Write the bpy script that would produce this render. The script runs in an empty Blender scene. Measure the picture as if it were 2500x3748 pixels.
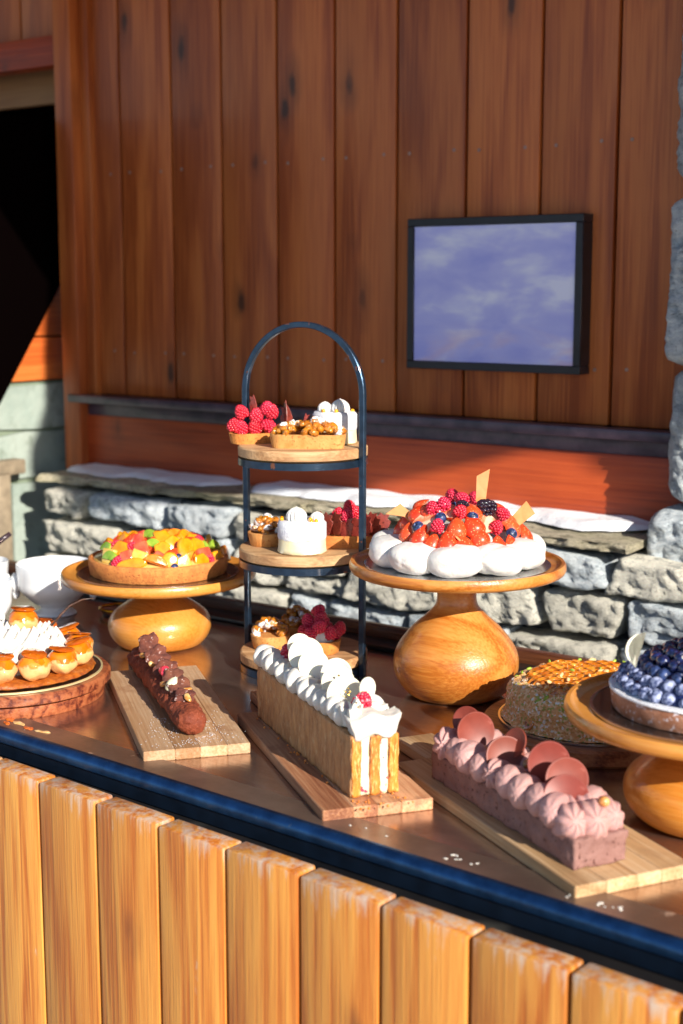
import bpy, bmesh, math, random
from math import radians as R, sin, cos, pi
from mathutils import Matrix, Vector, noise as mn, Euler
random.seed(7)
rnd = random.random
def U(a, b): return a + (b - a) * rnd()

# ------------------------------------------------------------ camera, sky, sun, exposure
sc = bpy.context.scene
COL = sc.collection
SUN_AZ, SUN_EL = R(-23), R(25)
cam_d = bpy.data.cameras.new("camera")
cam = bpy.data.objects.new("camera", cam_d)
COL.objects.link(cam)
sc.camera = cam
cam.location = (0, 0, 1.60)
cam.rotation_euler = (R(90 - 8.97), 0, R(36.7))
cam_d.sensor_fit = 'VERTICAL'
cam_d.sensor_height = 36
cam_d.lens = 50
cam_d.clip_start = 0.05
cam_d.clip_end = 500
cam_d.dof.use_dof = True
cam_d.dof.focus_distance = 2.2
cam_d.dof.aperture_fstop = 4.0
w = bpy.data.worlds.new("World")
sc.world = w
w.use_nodes = True
sky = w.node_tree.nodes.new('ShaderNodeTexSky')
sky.sky_type = 'NISHITA'
sky.sun_disc = False
sky.sun_elevation = SUN_EL
sky.sun_rotation = R(90) - SUN_AZ
sky.altitude = 1800
bg = w.node_tree.nodes['Background']
bg.inputs[1].default_value = 0.085
w.node_tree.links.new(sky.outputs[0], bg.inputs[0])
sl = bpy.data.lights.new("sun", 'SUN')
sl.energy = 4.5
sl.angle = R(0.5)
sl.color = (1.0, 0.93, 0.82)
sun = bpy.data.objects.new("sun", sl)
COL.objects.link(sun)
S = Vector((cos(SUN_EL) * cos(SUN_AZ), cos(SUN_EL) * sin(SUN_AZ), sin(SUN_EL)))
sun.rotation_euler = S.to_track_quat('Z', 'Y').to_euler()
sun.location = (3, -1, 3)
sc.view_settings.view_transform = 'Standard'
sc.view_settings.look = 'None'
sc.view_settings.exposure = 0.84
sc.view_settings.gamma = 1.0
sc.view_settings.use_curve_mapping = False

# ------------------------------------------------------------ materials
def lin(h):
    if not isinstance(h, str): return (*h, 1.0) if len(h) == 3 else h
    v = [int(h[i:i + 2], 16) / 255 for i in (0, 2, 4)]
    v = [c / 12.92 if c <= .04045 else ((c + .055) / 1.055) ** 2.4 for c in v]
    k = 1.42 / (1 + .50 * max(v))     # swatch colours, lifted in the dark half, hue kept
    return (*[c * k for c in v], 1.0)

class NT:
    def __init__(s, name):
        s.m = bpy.data.materials.new(name)
        s.m.use_nodes = True
        s.t = s.m.node_tree
        s.b = s.t.nodes['Principled BSDF']
    def put(s, sock, v):
        if hasattr(v, 'is_output'): s.t.links.new(v, sock)
        elif v is not None: sock.default_value = v
    def n(s, ty, **k):
        nd = s.t.nodes.new('ShaderNode' + ty)
        for a, b in k.items(): setattr(nd, a, b)
        return nd
    def co(s, scale=(1, 1, 1), off=None):
        tc = s.n('TexCoord').outputs['Object']
        if off is not None:
            va = s.n('VectorMath', operation='ADD'); s.put(va.inputs[0], tc); s.put(va.inputs[1], off); tc = va.outputs[0]
        mp = s.n('Mapping'); s.put(mp.inputs[0], tc); mp.inputs['Scale'].default_value = scale
        return mp.outputs[0]
    def tone(s): return s.n('Attribute', attribute_name='tone').outputs['Fac']
    def toneoff(s):
        v = s.n('VectorMath', operation='SCALE'); v.inputs[0].default_value = (13.7, 7.3, 9.1); s.put(v.inputs['Scale'], s.tone()); return v.outputs[0]
    def noise(s, vec, scale, detail=4, rough=.55, dist=0):
        nd = s.n('TexNoise'); s.put(nd.inputs['Vector'], vec); nd.inputs['Scale'].default_value = scale
        nd.inputs['Detail'].default_value = detail; nd.inputs['Roughness'].default_value = rough; nd.inputs['Distortion'].default_value = dist
        return nd.outputs[0]
    def voro(s, vec, scale, feature='F1', out='Distance', rand=1.0):
        nd = s.n('TexVoronoi', feature=feature); s.put(nd.inputs['Vector'], vec); nd.inputs['Scale'].default_value = scale
        nd.inputs['Randomness'].default_value = rand
        return nd.outputs[out]
    def ramp(s, fac, stops, interp='LINEAR'):
        nd = s.n('ValToRGB'); s.put(nd.inputs[0], fac); e = nd.color_ramp.elements; nd.color_ramp.interpolation = interp
        while len(e) < len(stops): e.new(.5)
        for q, (p, c) in zip(e, stops):
            q.position = p; q.color = lin(c) if not isinstance(c, (int, float)) else (c, c, c, 1)
        return nd.outputs[0]
    def mix(s, f, a, b, bt='MIX'):
        nd = s.n('Mix', data_type='RGBA', blend_type=bt); s.put(nd.inputs[0], f)
        s.put(nd.inputs[6], lin(a) if isinstance(a, (str, tuple)) else a); s.put(nd.inputs[7], lin(b) if isinstance(b, (str, tuple)) else b)
        return nd.outputs[2]
    def math(s, op, a, b=0.0, c=None, clamp=False):
        nd = s.n('Math', operation=op, use_clamp=clamp); s.put(nd.inputs[0], a); s.put(nd.inputs[1], b)
        if c is not None: s.put(nd.inputs[2], c)
        return nd.outputs[0]
    def mr(s, v, a, b, c=0.0, d=1.0):
        nd = s.n('MapRange'); s.put(nd.inputs[0], v)
        for i, x in zip((1, 2, 3, 4), (a, b, c, d)): nd.inputs[i].default_value = x
        return nd.outputs[0]
    def bump(s, h, dist=.001, st=1.0):
        nd = s.n('Bump'); s.put(nd.inputs['Height'], h); nd.inputs['Distance'].default_value = dist; nd.inputs['Strength'].default_value = st
        s.put(s.b.inputs['Normal'], nd.outputs[0])
    def fin(s, base=None, rough=None, metal=None, coat=None, sss=None, spec=None, coatr=.05):
        I = s.b.inputs
        if base is not None: s.put(I['Base Color'], lin(base) if isinstance(base, (str, tuple)) else base)
        if rough is not None: s.put(I['Roughness'], rough)
        if metal is not None: s.put(I['Metallic'], metal)
        if coat: s.put(I['Coat Weight'], coat); I['Coat Roughness'].default_value = coatr
        if spec is not None: I['Specular IOR Level'].default_value = spec
        if sss: I['Subsurface Weight'].default_value = sss; I['Subsurface Radius'].default_value = (.004, .002, .001); I['Subsurface Scale'].default_value = 1.0
        return s.m

def M(name, c1, c2=None, ns=60, lo=.35, hi=.65, rough=.5, metal=0, coat=0, sss=0, bump=0, bs=120, stretch=(1, 1, 1), tonec=None, c3=None, c3s=200, c3t=(.6, .68), spec=None, coatr=.05, ovar=.07):
    t = NT(name); co = t.co(stretch, t.toneoff())
    base = lin(c1)
    if c2: base = t.mix(t.mr(t.noise(co, ns, 5), lo, hi), c1, c2)
    if c3: base = t.mix(t.mr(t.noise(co, c3s, 3), *c3t), base, c3)
    if tonec: base = t.mix(t.tone(), base, tonec)
    if ovar:
        hs = t.n('HueSaturation'); t.put(hs.inputs['Color'], base); rn = t.n('ObjectInfo').outputs['Random']
        t.put(hs.inputs['Value'], t.mr(rn, 0, 1, 1 - ovar, 1 + ovar)); t.put(hs.inputs['Hue'], t.mr(t.math('FRACT', t.math('MULTIPLY', rn, 7.3)), 0, 1, .5 - ovar * .06, .5 + ovar * .06)); base = hs.outputs[0]
    if bump: t.bump(t.noise(co, bs, 6, .65), bump)
    return t.fin(base, rough, metal, coat, sss, spec, coatr)

def wood(name, dark, mid, light, axis=2, S_=9, rings=7, rough=.5, coat=0, knots=False, weather=None, bump=.0006, fine=260, var=.35, stain=None, along=.09):
    t = NT(name)
    st = [1, 1, 1]; st[axis] = along
    st2 = [1, 1, 1]; st2[axis] = .025
    off = t.toneoff()
    n1 = t.noise(t.co(tuple(st), off), S_, 3, .5, .6)
    sn = t.math('SINE', t.math('MULTIPLY', n1, rings * 2 * pi))
    rg = t.mr(sn, -1, 1)
    fn = t.mr(t.noise(t.co(tuple(st2), off), fine, 5, .6), .3, .7)
    f = t.math('ADD', t.math('MULTIPLY', rg, .5), t.math('MULTIPLY', fn, .6))
    c = t.ramp(f, [(.2, dark), (.52, mid), (.85, light)])
    v = t.noise(off, 1.7, 0)
    hs = t.n('HueSaturation'); t.put(hs.inputs['Color'], c)
    t.put(hs.inputs['Value'], t.mr(v, .2, .8, 1 - var, 1 + var)); c = hs.outputs[0]
    big = t.noise(t.co((1, 1, .5), off), 5, 3)
    c = t.mix(t.mr(big, .35, .75, 0, .35), c, dark)
    if knots:
        spx = t.n('SeparateXYZ'); t.put(spx.inputs[0], t.co((6.5, 1, 2.6), off)); cmb = t.n('CombineXYZ'); t.put(cmb.inputs[0], spx.outputs[0]); t.put(cmb.inputs[1], spx.outputs[2])
        vn = t.n('TexVoronoi', feature='F1', voronoi_dimensions='2D'); t.put(vn.inputs['Vector'], cmb.outputs[0]); vn.inputs['Scale'].default_value = 1.0
        kv = vn.outputs['Distance']
        kn = t.noise(t.co((1, 1, 1), off), 25, 2)
        kd = t.math('ADD', kv, t.math('MULTIPLY', t.math('SUBTRACT', kn, .5), .10))
        kg = t.mr(t.noise(t.co((1, 1, 1), off), 3.1, 1), .5, .56)
        c = t.mix(t.math('MULTIPLY', kg, t.mr(kd, .07, .24, .40, 0)), c, knots); c = t.mix(t.math('MULTIPLY', kg, t.mr(kd, .035, .085, .8, 0)), c, knots)
    if stain:
        c = t.mix(t.mr(t.noise(t.co((1, 1, 1), off), 18, 5, .7), .52, .68, 0, .75), c, stain)
    if weather:
        z0, z1, wc = weather
        sep = t.n('SeparateXYZ'); t.put(sep.inputs[0], t.co())
        drip = t.noise(t.co((1, 1, .12)), 70, 5, .7)
        h = t.mr(sep.outputs[2], z0, z1, -.45, .05)
        wf = t.mr(t.math('ADD', h, drip), .48, .66)
        c = t.mix(t.math('MULTIPLY', wf, .75), c, wc)
        sc1 = t.noise(t.co((.35, .35, .08)), 60, 6, .75)
        c = t.mix(t.mr(sc1, .67, .72, 0, .5), c, wc)
    t.bump(t.math('ADD', fn, t.math('MULTIPLY', rg, .4)), bump)
    return t.fin(c, rough, 0, coat)

def stone_mat(name, a, b, c_, moss=None, st=(1, 1, 2.2)):
    t = NT(name); off = t.toneoff()
    co = t.co(st, off)
    n = t.noise(co, 48, 9, .8, .6)
    col = t.ramp(n, [(.36, c_), (.47, a), (.60, b)])
    n2 = t.noise(t.co((1, 1, 1), off), 7, 3)
    col = t.mix(t.mr(n2, .45, .65, 0, .6), col, moss or b)
    v = t.noise(off, 2.1, 0)
    hs = t.n('HueSaturation'); t.put(hs.inputs['Color'], col); t.put(hs.inputs['Value'], t.mr(v, .3, .7, 1.0, 1.32)); col = hs.outputs[0]
    sp = t.noise(t.co((1, 1, 1)), 260, 3, .7)
    col = t.mix(t.mr(sp, .6, .7, 0, .7), col, '3c3f42')
    h = t.math('ADD', t.noise(co, 60, 9, .8, .5), t.math('MULTIPLY', sp, .25))
    t.bump(h, .016, 1.0)
    return t.fin(col, .85)

MAT = {}
MAT['facade'] = wood('facade_wood', '7c3812', '9a4e20', 'b0622c', 2, 9, 3, .48, .05, knots='200a05', fine=170, var=.14, bump=.0004)
MAT['trim'] = wood('trim_wood', '702408', '933812', 'a4441a', 0, 6, 3, .5, .05, knots='5a200e', fine=140, var=.1)
MAT['rail'] = M('dark_flashing', '2a2230', '4a3c48', 20, rough=.45, coat=.2)
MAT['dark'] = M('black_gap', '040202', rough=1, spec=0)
MAT['stone'] = stone_mat('gneiss', 'd2cfc2', 'f2eddc', '6c6e66')
MAT['stone_blue'] = stone_mat('blue_gneiss', 'bcc8d0', 'e6ecee', '586470')
MAT['slab'] = stone_mat('slab_stone', 'b4aa92', 'dcd2b8', '5c5a48', 'a09a74', (1, 1, 3))
MAT['mortar'] = M('mortar', '33363a', '4a4d50', 40, rough=.95, bump=.004, bs=80)
MAT['snow'] = M('snow', 'e9eef5', 'f6f8fb', 40, rough=.6, bump=.003, bs=90, sss=.0)
MAT['palestone'] = M('pale_stone', '7e8c84', '97a198', 8, rough=.85, bump=.006, bs=30, c3='5f6a5c', c3s=14, c3t=(.55, .75))
MAT['pinebeam'] = wood('orange_beam', 'b0501e', 'd06a2c', 'dd7c3a', 1, 6, 3, .5, 0)
MAT['tan'] = wood('tan_board', '6c4420', '80562c', '8c6236', 0, 6, 3, .6)
MAT['black'] = M('black_frame', '0c0c12', '15151d', 30, rough=.45)
MAT['counterwood'] = wood('counter_pine', 'a4581a', 'c07a30', 'd0903f', 2, 6.5, 9, .45, .1, knots='4a2410', weather=(.81, .905, 'b3a79b'), fine=260, var=.14, bump=.0005, along=.055)
MAT['counterwood_top'] = wood('counter_pine_end', '8f5a2a', 'b98048', 'cfa070', 0, 14, 6, .6)
def steel():
    t = NT('copper_brown_worktop'); co = t.co((.25, 3, 1))
    br = t.noise(co, 60, 6, .6)
    sm = t.noise(t.co(), 6, 6, .65)
    c = t.mix(t.mr(br, .3, .7), '9c8a80', 'b4a296')
    c = t.mix(t.mr(sm, .5, .72, 0, .7), c, 'a88c78')
    dr = t.noise(t.co(), 220, 2, .5)
    c = t.mix(t.mr(dr, .745, .76), c, 'c9c0b4')
    t.bump(br, .0002)
    return t.fin(c, t.mr(sm, .3, .7, .12, .28), .93)
MAT['worktop'] = steel()
MAT['lip'] = M('worn_lip_metal', '64544a', '7c6a5e', 12, rough=.33, metal=.7, c3='c9bba9', c3s=28, c3t=(.70, .74), bump=.0006, bs=50)
MAT['skysteel'] = M('sky_tinted_steel', '2c5484', '1c3a60', 30, rough=.3, metal=.9, coat=.2, c3='5a6672', c3s=80, c3t=(.7, .8), bump=.0003, bs=200)  # blue base colour stands in for sky reflected on dark steel
MAT['fascia'] = M('black_ledge', '0d0c0c', '1d1a18', 9, rough=.4, coat=.15, c3='4a4840', c3s=5, c3t=(.62, .8))
MAT['upstand'] = wood('upstand_wood', '3a1c10', '55301c', '6b3f26', 0, 7, 3, .4, .2)
MAT['oak'] = wood('honey_oak', '9c571c', 'b87430', 'c88842', 0, 7, 6, .32, .35, fine=240, var=.06, bump=.0003, along=.12)
MAT['oak2'] = wood('amber_beech', 'a8641e', 'c07c30', 'cc8c40', 0, 5, 5, .3, .35, fine=240, var=.06, bump=.0002, along=.14)
MAT['teak'] = wood('red_teak', '4e1c10', '8c4a2a', 'a4603a', 0, 8, 11, .5, .1, fine=200, var=.1)
MAT['disc'] = wood('worn_maple', '8e6642', 'ab835a', 'bf9a70', 0, 8, 5, .6, 0, fine=240, var=.15, stain='8d6a4a')
MAT['walnutboard'] = wood('walnut_board', '5a3018', '80502e', '9a6a42', 0, 8, 5, .5, .1, var=.1)
MAT['b1'] = wood('acacia_pale', '9a7048', 'b08a66', 'c6a684', 0, 8, 4, .6, 0, fine=260, var=.3, stain='8a6344')
MAT['b2'] = wood('acacia_red', '7d4a30', 'a87350', 'c79a74', 0, 7, 5, .55, 0, fine=240, var=.25, stain='7e5640')
MAT['b3'] = wood('acacia_tan', '94704a', 'b8946a', 'cdb08a', 0, 7, 4, .6, 0, fine=240, var=.2, stain='9a7a58')
MAT['iron'] = M('chipped_blue_iron', '1c2b3c', '26384c', 60, rough=.3, metal=.7, coat=.4, c3='7c4e38', c3s=55, c3t=(.66, .70), bump=.0004, bs=140)
MAT['silverboard'] = M('silver_cake_board', 'b9b9b9', rough=.25, metal=1)
MAT['blackboard'] = M('black_cake_board', '141010', '1e1816', 60, rough=.25, coat=.5)
MAT['goldedge'] = M('gold_cake_board', 'd8cfa0', rough=.3, metal=.5)
MAT['meringue'] = M('meringue', 'dad7d3', 'd4d0ca', 30, rough=.55, bump=.0018, bs=70, sss=.15)
MAT['cream'] = M('whipped_cream', 'd0ccc4', 'c9c3b8', 40, rough=.5, bump=.0006, bs=140, sss=.15)
MAT['ivory'] = M('ivory_cream', 'dcd6b8', 'd8cfa6', 60, rough=.5, bump=.0004, bs=200, sss=.15)
MAT['whitechoc'] = M('white_chocolate', 'e4e1d0', 'dfdac2', 40, rough=.25, sss=.2, coat=.2, spec=.5)
MAT['caramelchoc'] = M('caramel_chocolate', 'b87a48', 'c48854', 60, rough=.25, coat=.5, c3='f3e6d2', c3s=160, c3t=(.72, .76))
MAT['milkchoc'] = M('dark_chocolate_disc', '682a20', '78352a', 40, rough=.42, spec=.35, c3='a8685c', c3s=70, c3t=(.66, .8))
MAT['redshard'] = M('chocolate_shard', '6e2a22', '8a3c30', 60, rough=.3, coat=.4, c3='2e0f0c', c3s=300, c3t=(.58, .64), bump=.0006, bs=260)
MAT['cookie'] = M('cocoa_shortbread', '4c261e', '683828', 90, rough=.85, bump=.0016, bs=300, c3='cdb8b2', c3s=170, c3t=(.62, .74))
MAT['cocoa'] = M('cocoa_crumb', '642818', '843c26', 60, rough=.7, bump=.0035, bs=120, c3='b08a80', c3s=420, c3t=(.66, .76), spec=.4)
MAT['mousse'] = M('chocolate_mousse_sponge', '78564e', '8a675e', 50, rough=.8, bump=.002, bs=220, c3='4a2822', c3s=160, c3t=(.6, .68))
MAT['pinkcream'] = M('milk_chocolate_cream', 'b88e88', 'ae837d', 30, rough=.6, bump=.0008, bs=160, sss=.15)
MAT['pastry'] = M('puff_pastry', 'c08858', '94603a', 60, rough=.6, bump=.0022, bs=110, stretch=(1.6, 1, .35), c3='c29a70', c3s=180, c3t=(.55, .7))
MAT['pastry_cut'] = M('puff_pastry_cut', 'd98a35', 'b0601c', 120, rough=.6, bump=.002, bs=160, stretch=(1, 2.5, .5), c3='efb870', c3s=220, c3t=(.52, .66))
MAT['custard'] = M('custard_cream', 'f6e9cc', 'f1dfb8', 60, rough=.5, sss=.15, c3='b02a4c', c3s=70, c3t=(.60, .64))
MAT['crust'] = M('shortcrust', 'b06a30', 'c9853f', 70, rough=.8, bump=.0016, bs=330, c3='8a4a20', c3s=240, c3t=(.6, .68))
MAT['crust_pale'] = M('pale_shortcrust', 'bc7c3c', 'cf9a58', 45, rough=.7, bump=.0012, bs=320, c3='a55f28', c3s=200, c3t=(.58, .68))
MAT['crust_dark'] = M('dark_shortcrust', '8a5a40', 'a4745a', 45, rough=.7, bump=.0012, bs=320, c3='d8cfd4', c3s=130, c3t=(.58, .68))
MAT['sugar'] = M('icing_sugar', 'e2e2e4', 'd2d3da', 100, rough=.8, bump=.002, bs=300)
MAT['choux'] = M('choux_pastry', 'cf9c60', 'd9ac72', 60, rough=.55, bump=.0012, bs=140, tonec='d87a10', coat=.15)
MAT['chouxcap'] = M('caramel_glaze', 'd47a12', 'c25f08', 50, rough=.12, coat=1, sss=.0, bump=.0004, bs=90)
MAT['caramel'] = M('amber_caramel', 'a8430c', 'c8641a', 80, rough=.08, coat=1)
MAT['puffbase'] = M('caramel_puff_base', 'a55c1a', '7c3c10', 90, rough=.35, coat=.6, bump=.0025, bs=140)
MAT['walnut'] = M('candied_walnut', 'c8801e', '9c5612', 120, rough=.14, coat=1, bump=.0005, bs=240, tonec='5c3418')
MAT['walnutsugar'] = M('sugared_walnut', 'a8763c', 'e9e6e8', 90, .45, .55, rough=.6, bump=.0006, bs=240)
MAT['hazel'] = M('roasted_hazelnut', 'e0bc80', 'b06a1c', 80, rough=.3, coat=.7, bump=.0003)
MAT['raspberry'] = M('raspberry_skin', 'b80f2c', 'd02a44', 200, rough=.28, coat=.35, sss=.25, tonec='e05068')
MAT['raspsugar'] = M('sugared_raspberry', 'b80f2c', 'd02a44', 200, rough=.35, c3='e8d4dc', c3s=90, c3t=(.58, .68), tonec='e05068')
MAT['blackberry'] = M('blackberry_skin', '150a18', '20101e', 100, rough=.12, coat=1)
def berry_mat(name, body, bloom, lo, hi, coat, rough):
    t = NT(name); n = t.noise(t.co((1, 1, 1), t.toneoff()), 130, 5, .7)
    c = t.mix(t.mr(n, lo, hi), body, bloom)
    return t.fin(c, rough, 0, coat)
MAT['blueberry'] = berry_mat('blueberry_skin', '101a34', '34487a', .42, .66, .3, .4)
MAT['blueberry_gloss'] = berry_mat('glazed_blueberry', '0d1330', '232a5c', .45, .7, 1, .1)
MAT['blueberry_sugar'] = berry_mat('sugared_blueberry', '1a2850', 'aab4d6', .42, .62, 0, .7)
def strawb():
    t = NT('strawberry_flesh'); co = t.co()
    v = t.voro(co, 300)
    seed = t.mr(v, .14, .30, 1, 0)
    rn = t.n('ObjectInfo').outputs['Random']
    skin = t.mix(t.mr(t.noise(co, 60, 3), .35, .65), 'c4240e', 'd8401a')
    skin = t.mix(t.math('MULTIPLY', rn, .6), skin, 'e05a2c')
    skin = t.mix(t.math('MULTIPLY', seed, .8), skin, 'f3b070')
    cut = t.mix(t.mr(t.noise(co, 70, 2), .42, .6), 'ee7a52', 'f6c0a0')
    c = t.mix(t.tone(), skin, cut)
    t.bump(seed, .0006)
    return t.fin(c, .32, 0, .3, .1)
MAT['strawberry'] = strawb()
MAT['mango'] = M('mango', 'd67e0c', 'e6981a', 70, rough=.15, coat=.9, sss=.15, bump=.0004, bs=100)
MAT['orange'] = M('orange_segment', 'de7210', 'e88c2c', 90, rough=.14, coat=1, sss=.1, bump=.001, bs=260, stretch=(1, 1, .3))
MAT['pineapple'] = M('pineapple', 'd8a838', 'e2bc60', 90, rough=.2, coat=.8, sss=.1, bump=.0006, bs=200)
MAT['kiwi'] = M('kiwi', '5f8418', '88a034', 90, rough=.2, coat=.8, c3='2a2a10', c3s=420, c3t=(.66, .7))
MAT['redcube'] = M('glazed_watermelon', 'd8402a', 'e26a48', 60, rough=.14, coat=1, sss=.1)
MAT['porcelain'] = M('white_porcelain', 'd8dadc', rough=.12, coat=.6)
MAT['brass'] = M('brass', 'c08a2c', 'a8741e', 30, rough=.2, metal=1)
MAT['darksteel'] = M('dark_handle', '2c2026', '3c2c34', 40, rough=.3, coat=.4, metal=.2)
MAT['pod'] = M('vanilla_pod', '2a1a12', '5a4030', 120, rough=.4, coat=.4)
MAT['green'] = M('lime_zest', '6f8a22', '93a83a', 90, rough=.5)
MAT['almond'] = M('toasted_almond', 'e6c08c', 'cf9a5c', 90, rough=.5)
MAT['gold'] = M('gold_leaf', 'e8b840', rough=.25, metal=1)
MAT['rose'] = M('pink_ruby_petal', 'cc2a44', 'dd4860', 60, rough=.3, coat=.4)
MAT['crumb'] = None
def crumb():
    t = NT('nut_crumb'); co = t.co()
    vc = t.voro(co, 300, out='Color'); sp = t.n('SeparateColor'); t.put(sp.inputs[0], vc)
    c = t.ramp(sp.outputs[0], [(0, 'a09a4c'), (.12, 'dea66c'), (.45, 'efca98'), (.7, 'cc9654'), (.9, 'f2ece0')], 'CONSTANT')
    t.bump(t.math('ADD', t.voro(co, 300), t.noise(co, 90, 5)), .0015)
    return t.fin(c, .8)
MAT['crumb'] = crumb()
MAT['tuile'] = M('honey_tuile', 'c9751c', '8f4410', 60, rough=.2, coat=.8, c3='eaa040', c3s=80, c3t=(.52, .66))
def panel_mat():
    t = NT('lavender_panel'); sep = t.n('SeparateXYZ'); t.put(sep.inputs[0], t.co())
    n = t.noise(t.co((1, 1, 2.4)), 7, 4, .5, .3)
    c = t.ramp(n, [(.30, '9ea2ea'), (.50, 'b8baf2'), (.66, 'e4e6ff')])  # lavender mottle set in the base colour
    n2 = t.noise(t.co((1, 1, 3.0)), 5.5, 3, .5, .5)
    low = t.mr(sep.outputs[2], -.13, -.06, .7, 0)
    c = t.mix(t.math('MULTIPLY', low, t.mr(n2, .42, .6)), c, 'c9a4bc')
    return t.fin(c, .35, 0, .25)
MAT['print'] = panel_mat()

# ------------------------------------------------------------ mesh building
_ico = {}
def ico(sub):
    if sub not in _ico:
        b = bmesh.new(); bmesh.ops.create_icosphere(b, subdivisions=sub, radius=1)
        _ico[sub] = ([tuple(v.co) for v in b.verts], [tuple(v.index for v in f.verts) for f in b.faces]); b.free()
    return _ico[sub]

class MB:
    def __init__(s): s.v = []; s.f = []; s.t = []
    def add(s, vf, mat=None, tone=0.0):
        vs, fs = vf; o = len(s.v)
        if mat is not None: vs = [tuple(mat @ Vector(v)) for v in vs]
        s.v += [tuple(v) for v in vs]; s.f += [tuple(i + o for i in f) for f in fs]
        s.t += (list(tone) if isinstance(tone, (list, tuple)) else [tone] * len(vs)); return s
    def blob(s, c=(0, 0, 0), r=(1, 1, 1), rot=None, sub=2, tone=0.0, amp=0, freq=30, fn=None):
        vs, fs = ico(sub); out = []
        if isinstance(r, (int, float)): r = (r, r, r)
        sd = Vector((rnd() * 50, rnd() * 50, rnd() * 50))
        for v in vs:
            p = Vector(v); k = 1.0
            if fn: k *= fn(p)
            q = Vector((p.x * r[0], p.y * r[1], p.z * r[2])) * k
            if amp: q += p * amp * mn.fractal(q * freq + sd, 1.0, 2.0, 3)
            out.append(q)
        m = Matrix.Translation(c) @ (rot.to_4x4() if rot is not None else Matrix())
        return s.add((out, fs), m, tone)
    def displace(s, amp, freq, octv=3, seed=0, sc3=(1, 1, 1), keep=None):
        b = bmesh.new()
        vs = [b.verts.new(v) for v in s.v]
        for f in s.f:
            try: b.faces.new([vs[i] for i in f])
            except ValueError: pass
        b.normal_update()
        o = Vector((seed * 3.1, seed * 7.7, seed))
        for i, v in enumerate(b.verts):
            if keep and keep(v.co): continue
            p = Vector((v.co.x * sc3[0], v.co.y * sc3[1], v.co.z * sc3[2])) * freq + o
            s.v[i] = tuple(v.co + v.normal * amp * mn.fractal(p, 1.0, 2.0, octv))
        b.free(); return s
    def mesh(s, name, mat, ang=40, smooth=True):
        me = bpy.data.meshes.new(name)
        me.from_pydata(s.v, [], s.f); me.update()
        a = me.attributes.new('tone', 'FLOAT', 'POINT'); a.data.foreach_set('value', s.t)
        b = bmesh.new(); b.from_mesh(me); bmesh.ops.recalc_face_normals(b, faces=b.faces[:]); b.to_mesh(me); b.free()
        if smooth: me.shade_smooth(); me.set_sharp_from_angle(angle=R(ang))
        me.materials.append(MAT[mat] if isinstance(mat, str) else mat)
        return me

def box(sx, sy, sz, bev=0, seg=2, c=(0, 0, 0)):
    b = bmesh.new(); bmesh.ops.create_cube(b, size=1)
    for v in b.verts: v.co = Vector((v.co.x * sx, v.co.y * sy, v.co.z * sz))
    if bev: bmesh.ops.bevel(b, geom=b.edges[:], offset=bev, segments=seg, profile=.5, affect='EDGES')
    for v in b.verts: v.co += Vector(c)
    b.verts.index_update()
    r = ([tuple(v.co) for v in b.verts], [tuple(v.index for v in f.verts) for f in b.faces]); b.free(); return r
def gbox(sx, sy, sz, nx, ny, nz, c=(0, 0, 0)):
    b = bmesh.new(); bmesh.ops.create_cube(b, size=1)
    for ax, n in ((0, nx), (1, ny), (2, nz)):
        for k in range(1, n):
            pos = -.5 + k / n; nv = [0, 0, 0]; nv[ax] = 1; cc = [0, 0, 0]; cc[ax] = pos
            bmesh.ops.bisect_plane(b, geom=b.verts[:] + b.edges[:] + b.faces[:], plane_co=cc, plane_no=nv)
    for v in b.verts: v.co = Vector((v.co.x * sx + c[0], v.co.y * sy + c[1], v.co.z * sz + c[2]))
    b.verts.index_update()
    r = ([tuple(v.co) for v in b.verts], [tuple(v.index for v in f.verts) for f in b.faces]); b.free(); return r
def prism(poly, z0, z1, bev=0, seg=2):
    b = bmesh.new(); f = b.faces.new([b.verts.new((x, y, z0)) for x, y in poly])
    e = bmesh.ops.extrude_face_region(b, geom=[f])
    for v in e['geom']:
        if isinstance(v, bmesh.types.BMVert): v.co.z = z1
    b.normal_update()
    if bev:
        ed = [g for g in b.edges if len(g.link_faces) == 2 and g.calc_face_angle(0) > .5]
        bmesh.ops.bevel(b, geom=ed, offset=bev, segments=seg, profile=.5, affect='EDGES')
    b.verts.index_update()
    r = ([tuple(v.co) for v in b.verts], [tuple(v.index for v in g.verts) for g in b.faces]); b.free(); return r
def lathe(prof, n=48, fn=None, ax=None):
    vs = []; fs = []
    for i, (r, z) in enumerate(prof):
        for k in range(n):
            th = 2 * pi * k / n; m = fn(th, z, i) if fn else 1.0
            vs.append((r * m * cos(th), r * m * sin(th), z))
    L = len(prof)
    for i in range(L - 1):
        for k in range(n):
            k2 = (k + 1) % n; fs.append((i * n + k, i * n + k2, (i + 1) * n + k2, (i + 1) * n + k))
    if prof[0][0] > 1e-5: fs.append(tuple(range(n - 1, -1, -1)))
    if prof[-1][0] > 1e-5: fs.append(tuple((L - 1) * n + k for k in range(n)))
    return vs, fs
def smoothprof(pts, n=6):
    out = []
    P = [pts[0]] + list(pts) + [pts[-1]]
    for i in range(1, len(P) - 2):
        for k in range(n):
            t = k / n; p0, p1, p2, p3 = P[i - 1], P[i], P[i + 1], P[i + 2]
            out.append(tuple(.5 * ((2 * p1[j]) + (-p0[j] + p2[j]) * t + (2 * p0[j] - 5 * p1[j] + 4 * p2[j] - p3[j]) * t * t + (-p0[j] + 3 * p1[j] - 3 * p2[j] + p3[j]) * t ** 3) for j in range(len(p1))))
    out.append(tuple(pts[-1])); return out
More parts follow.
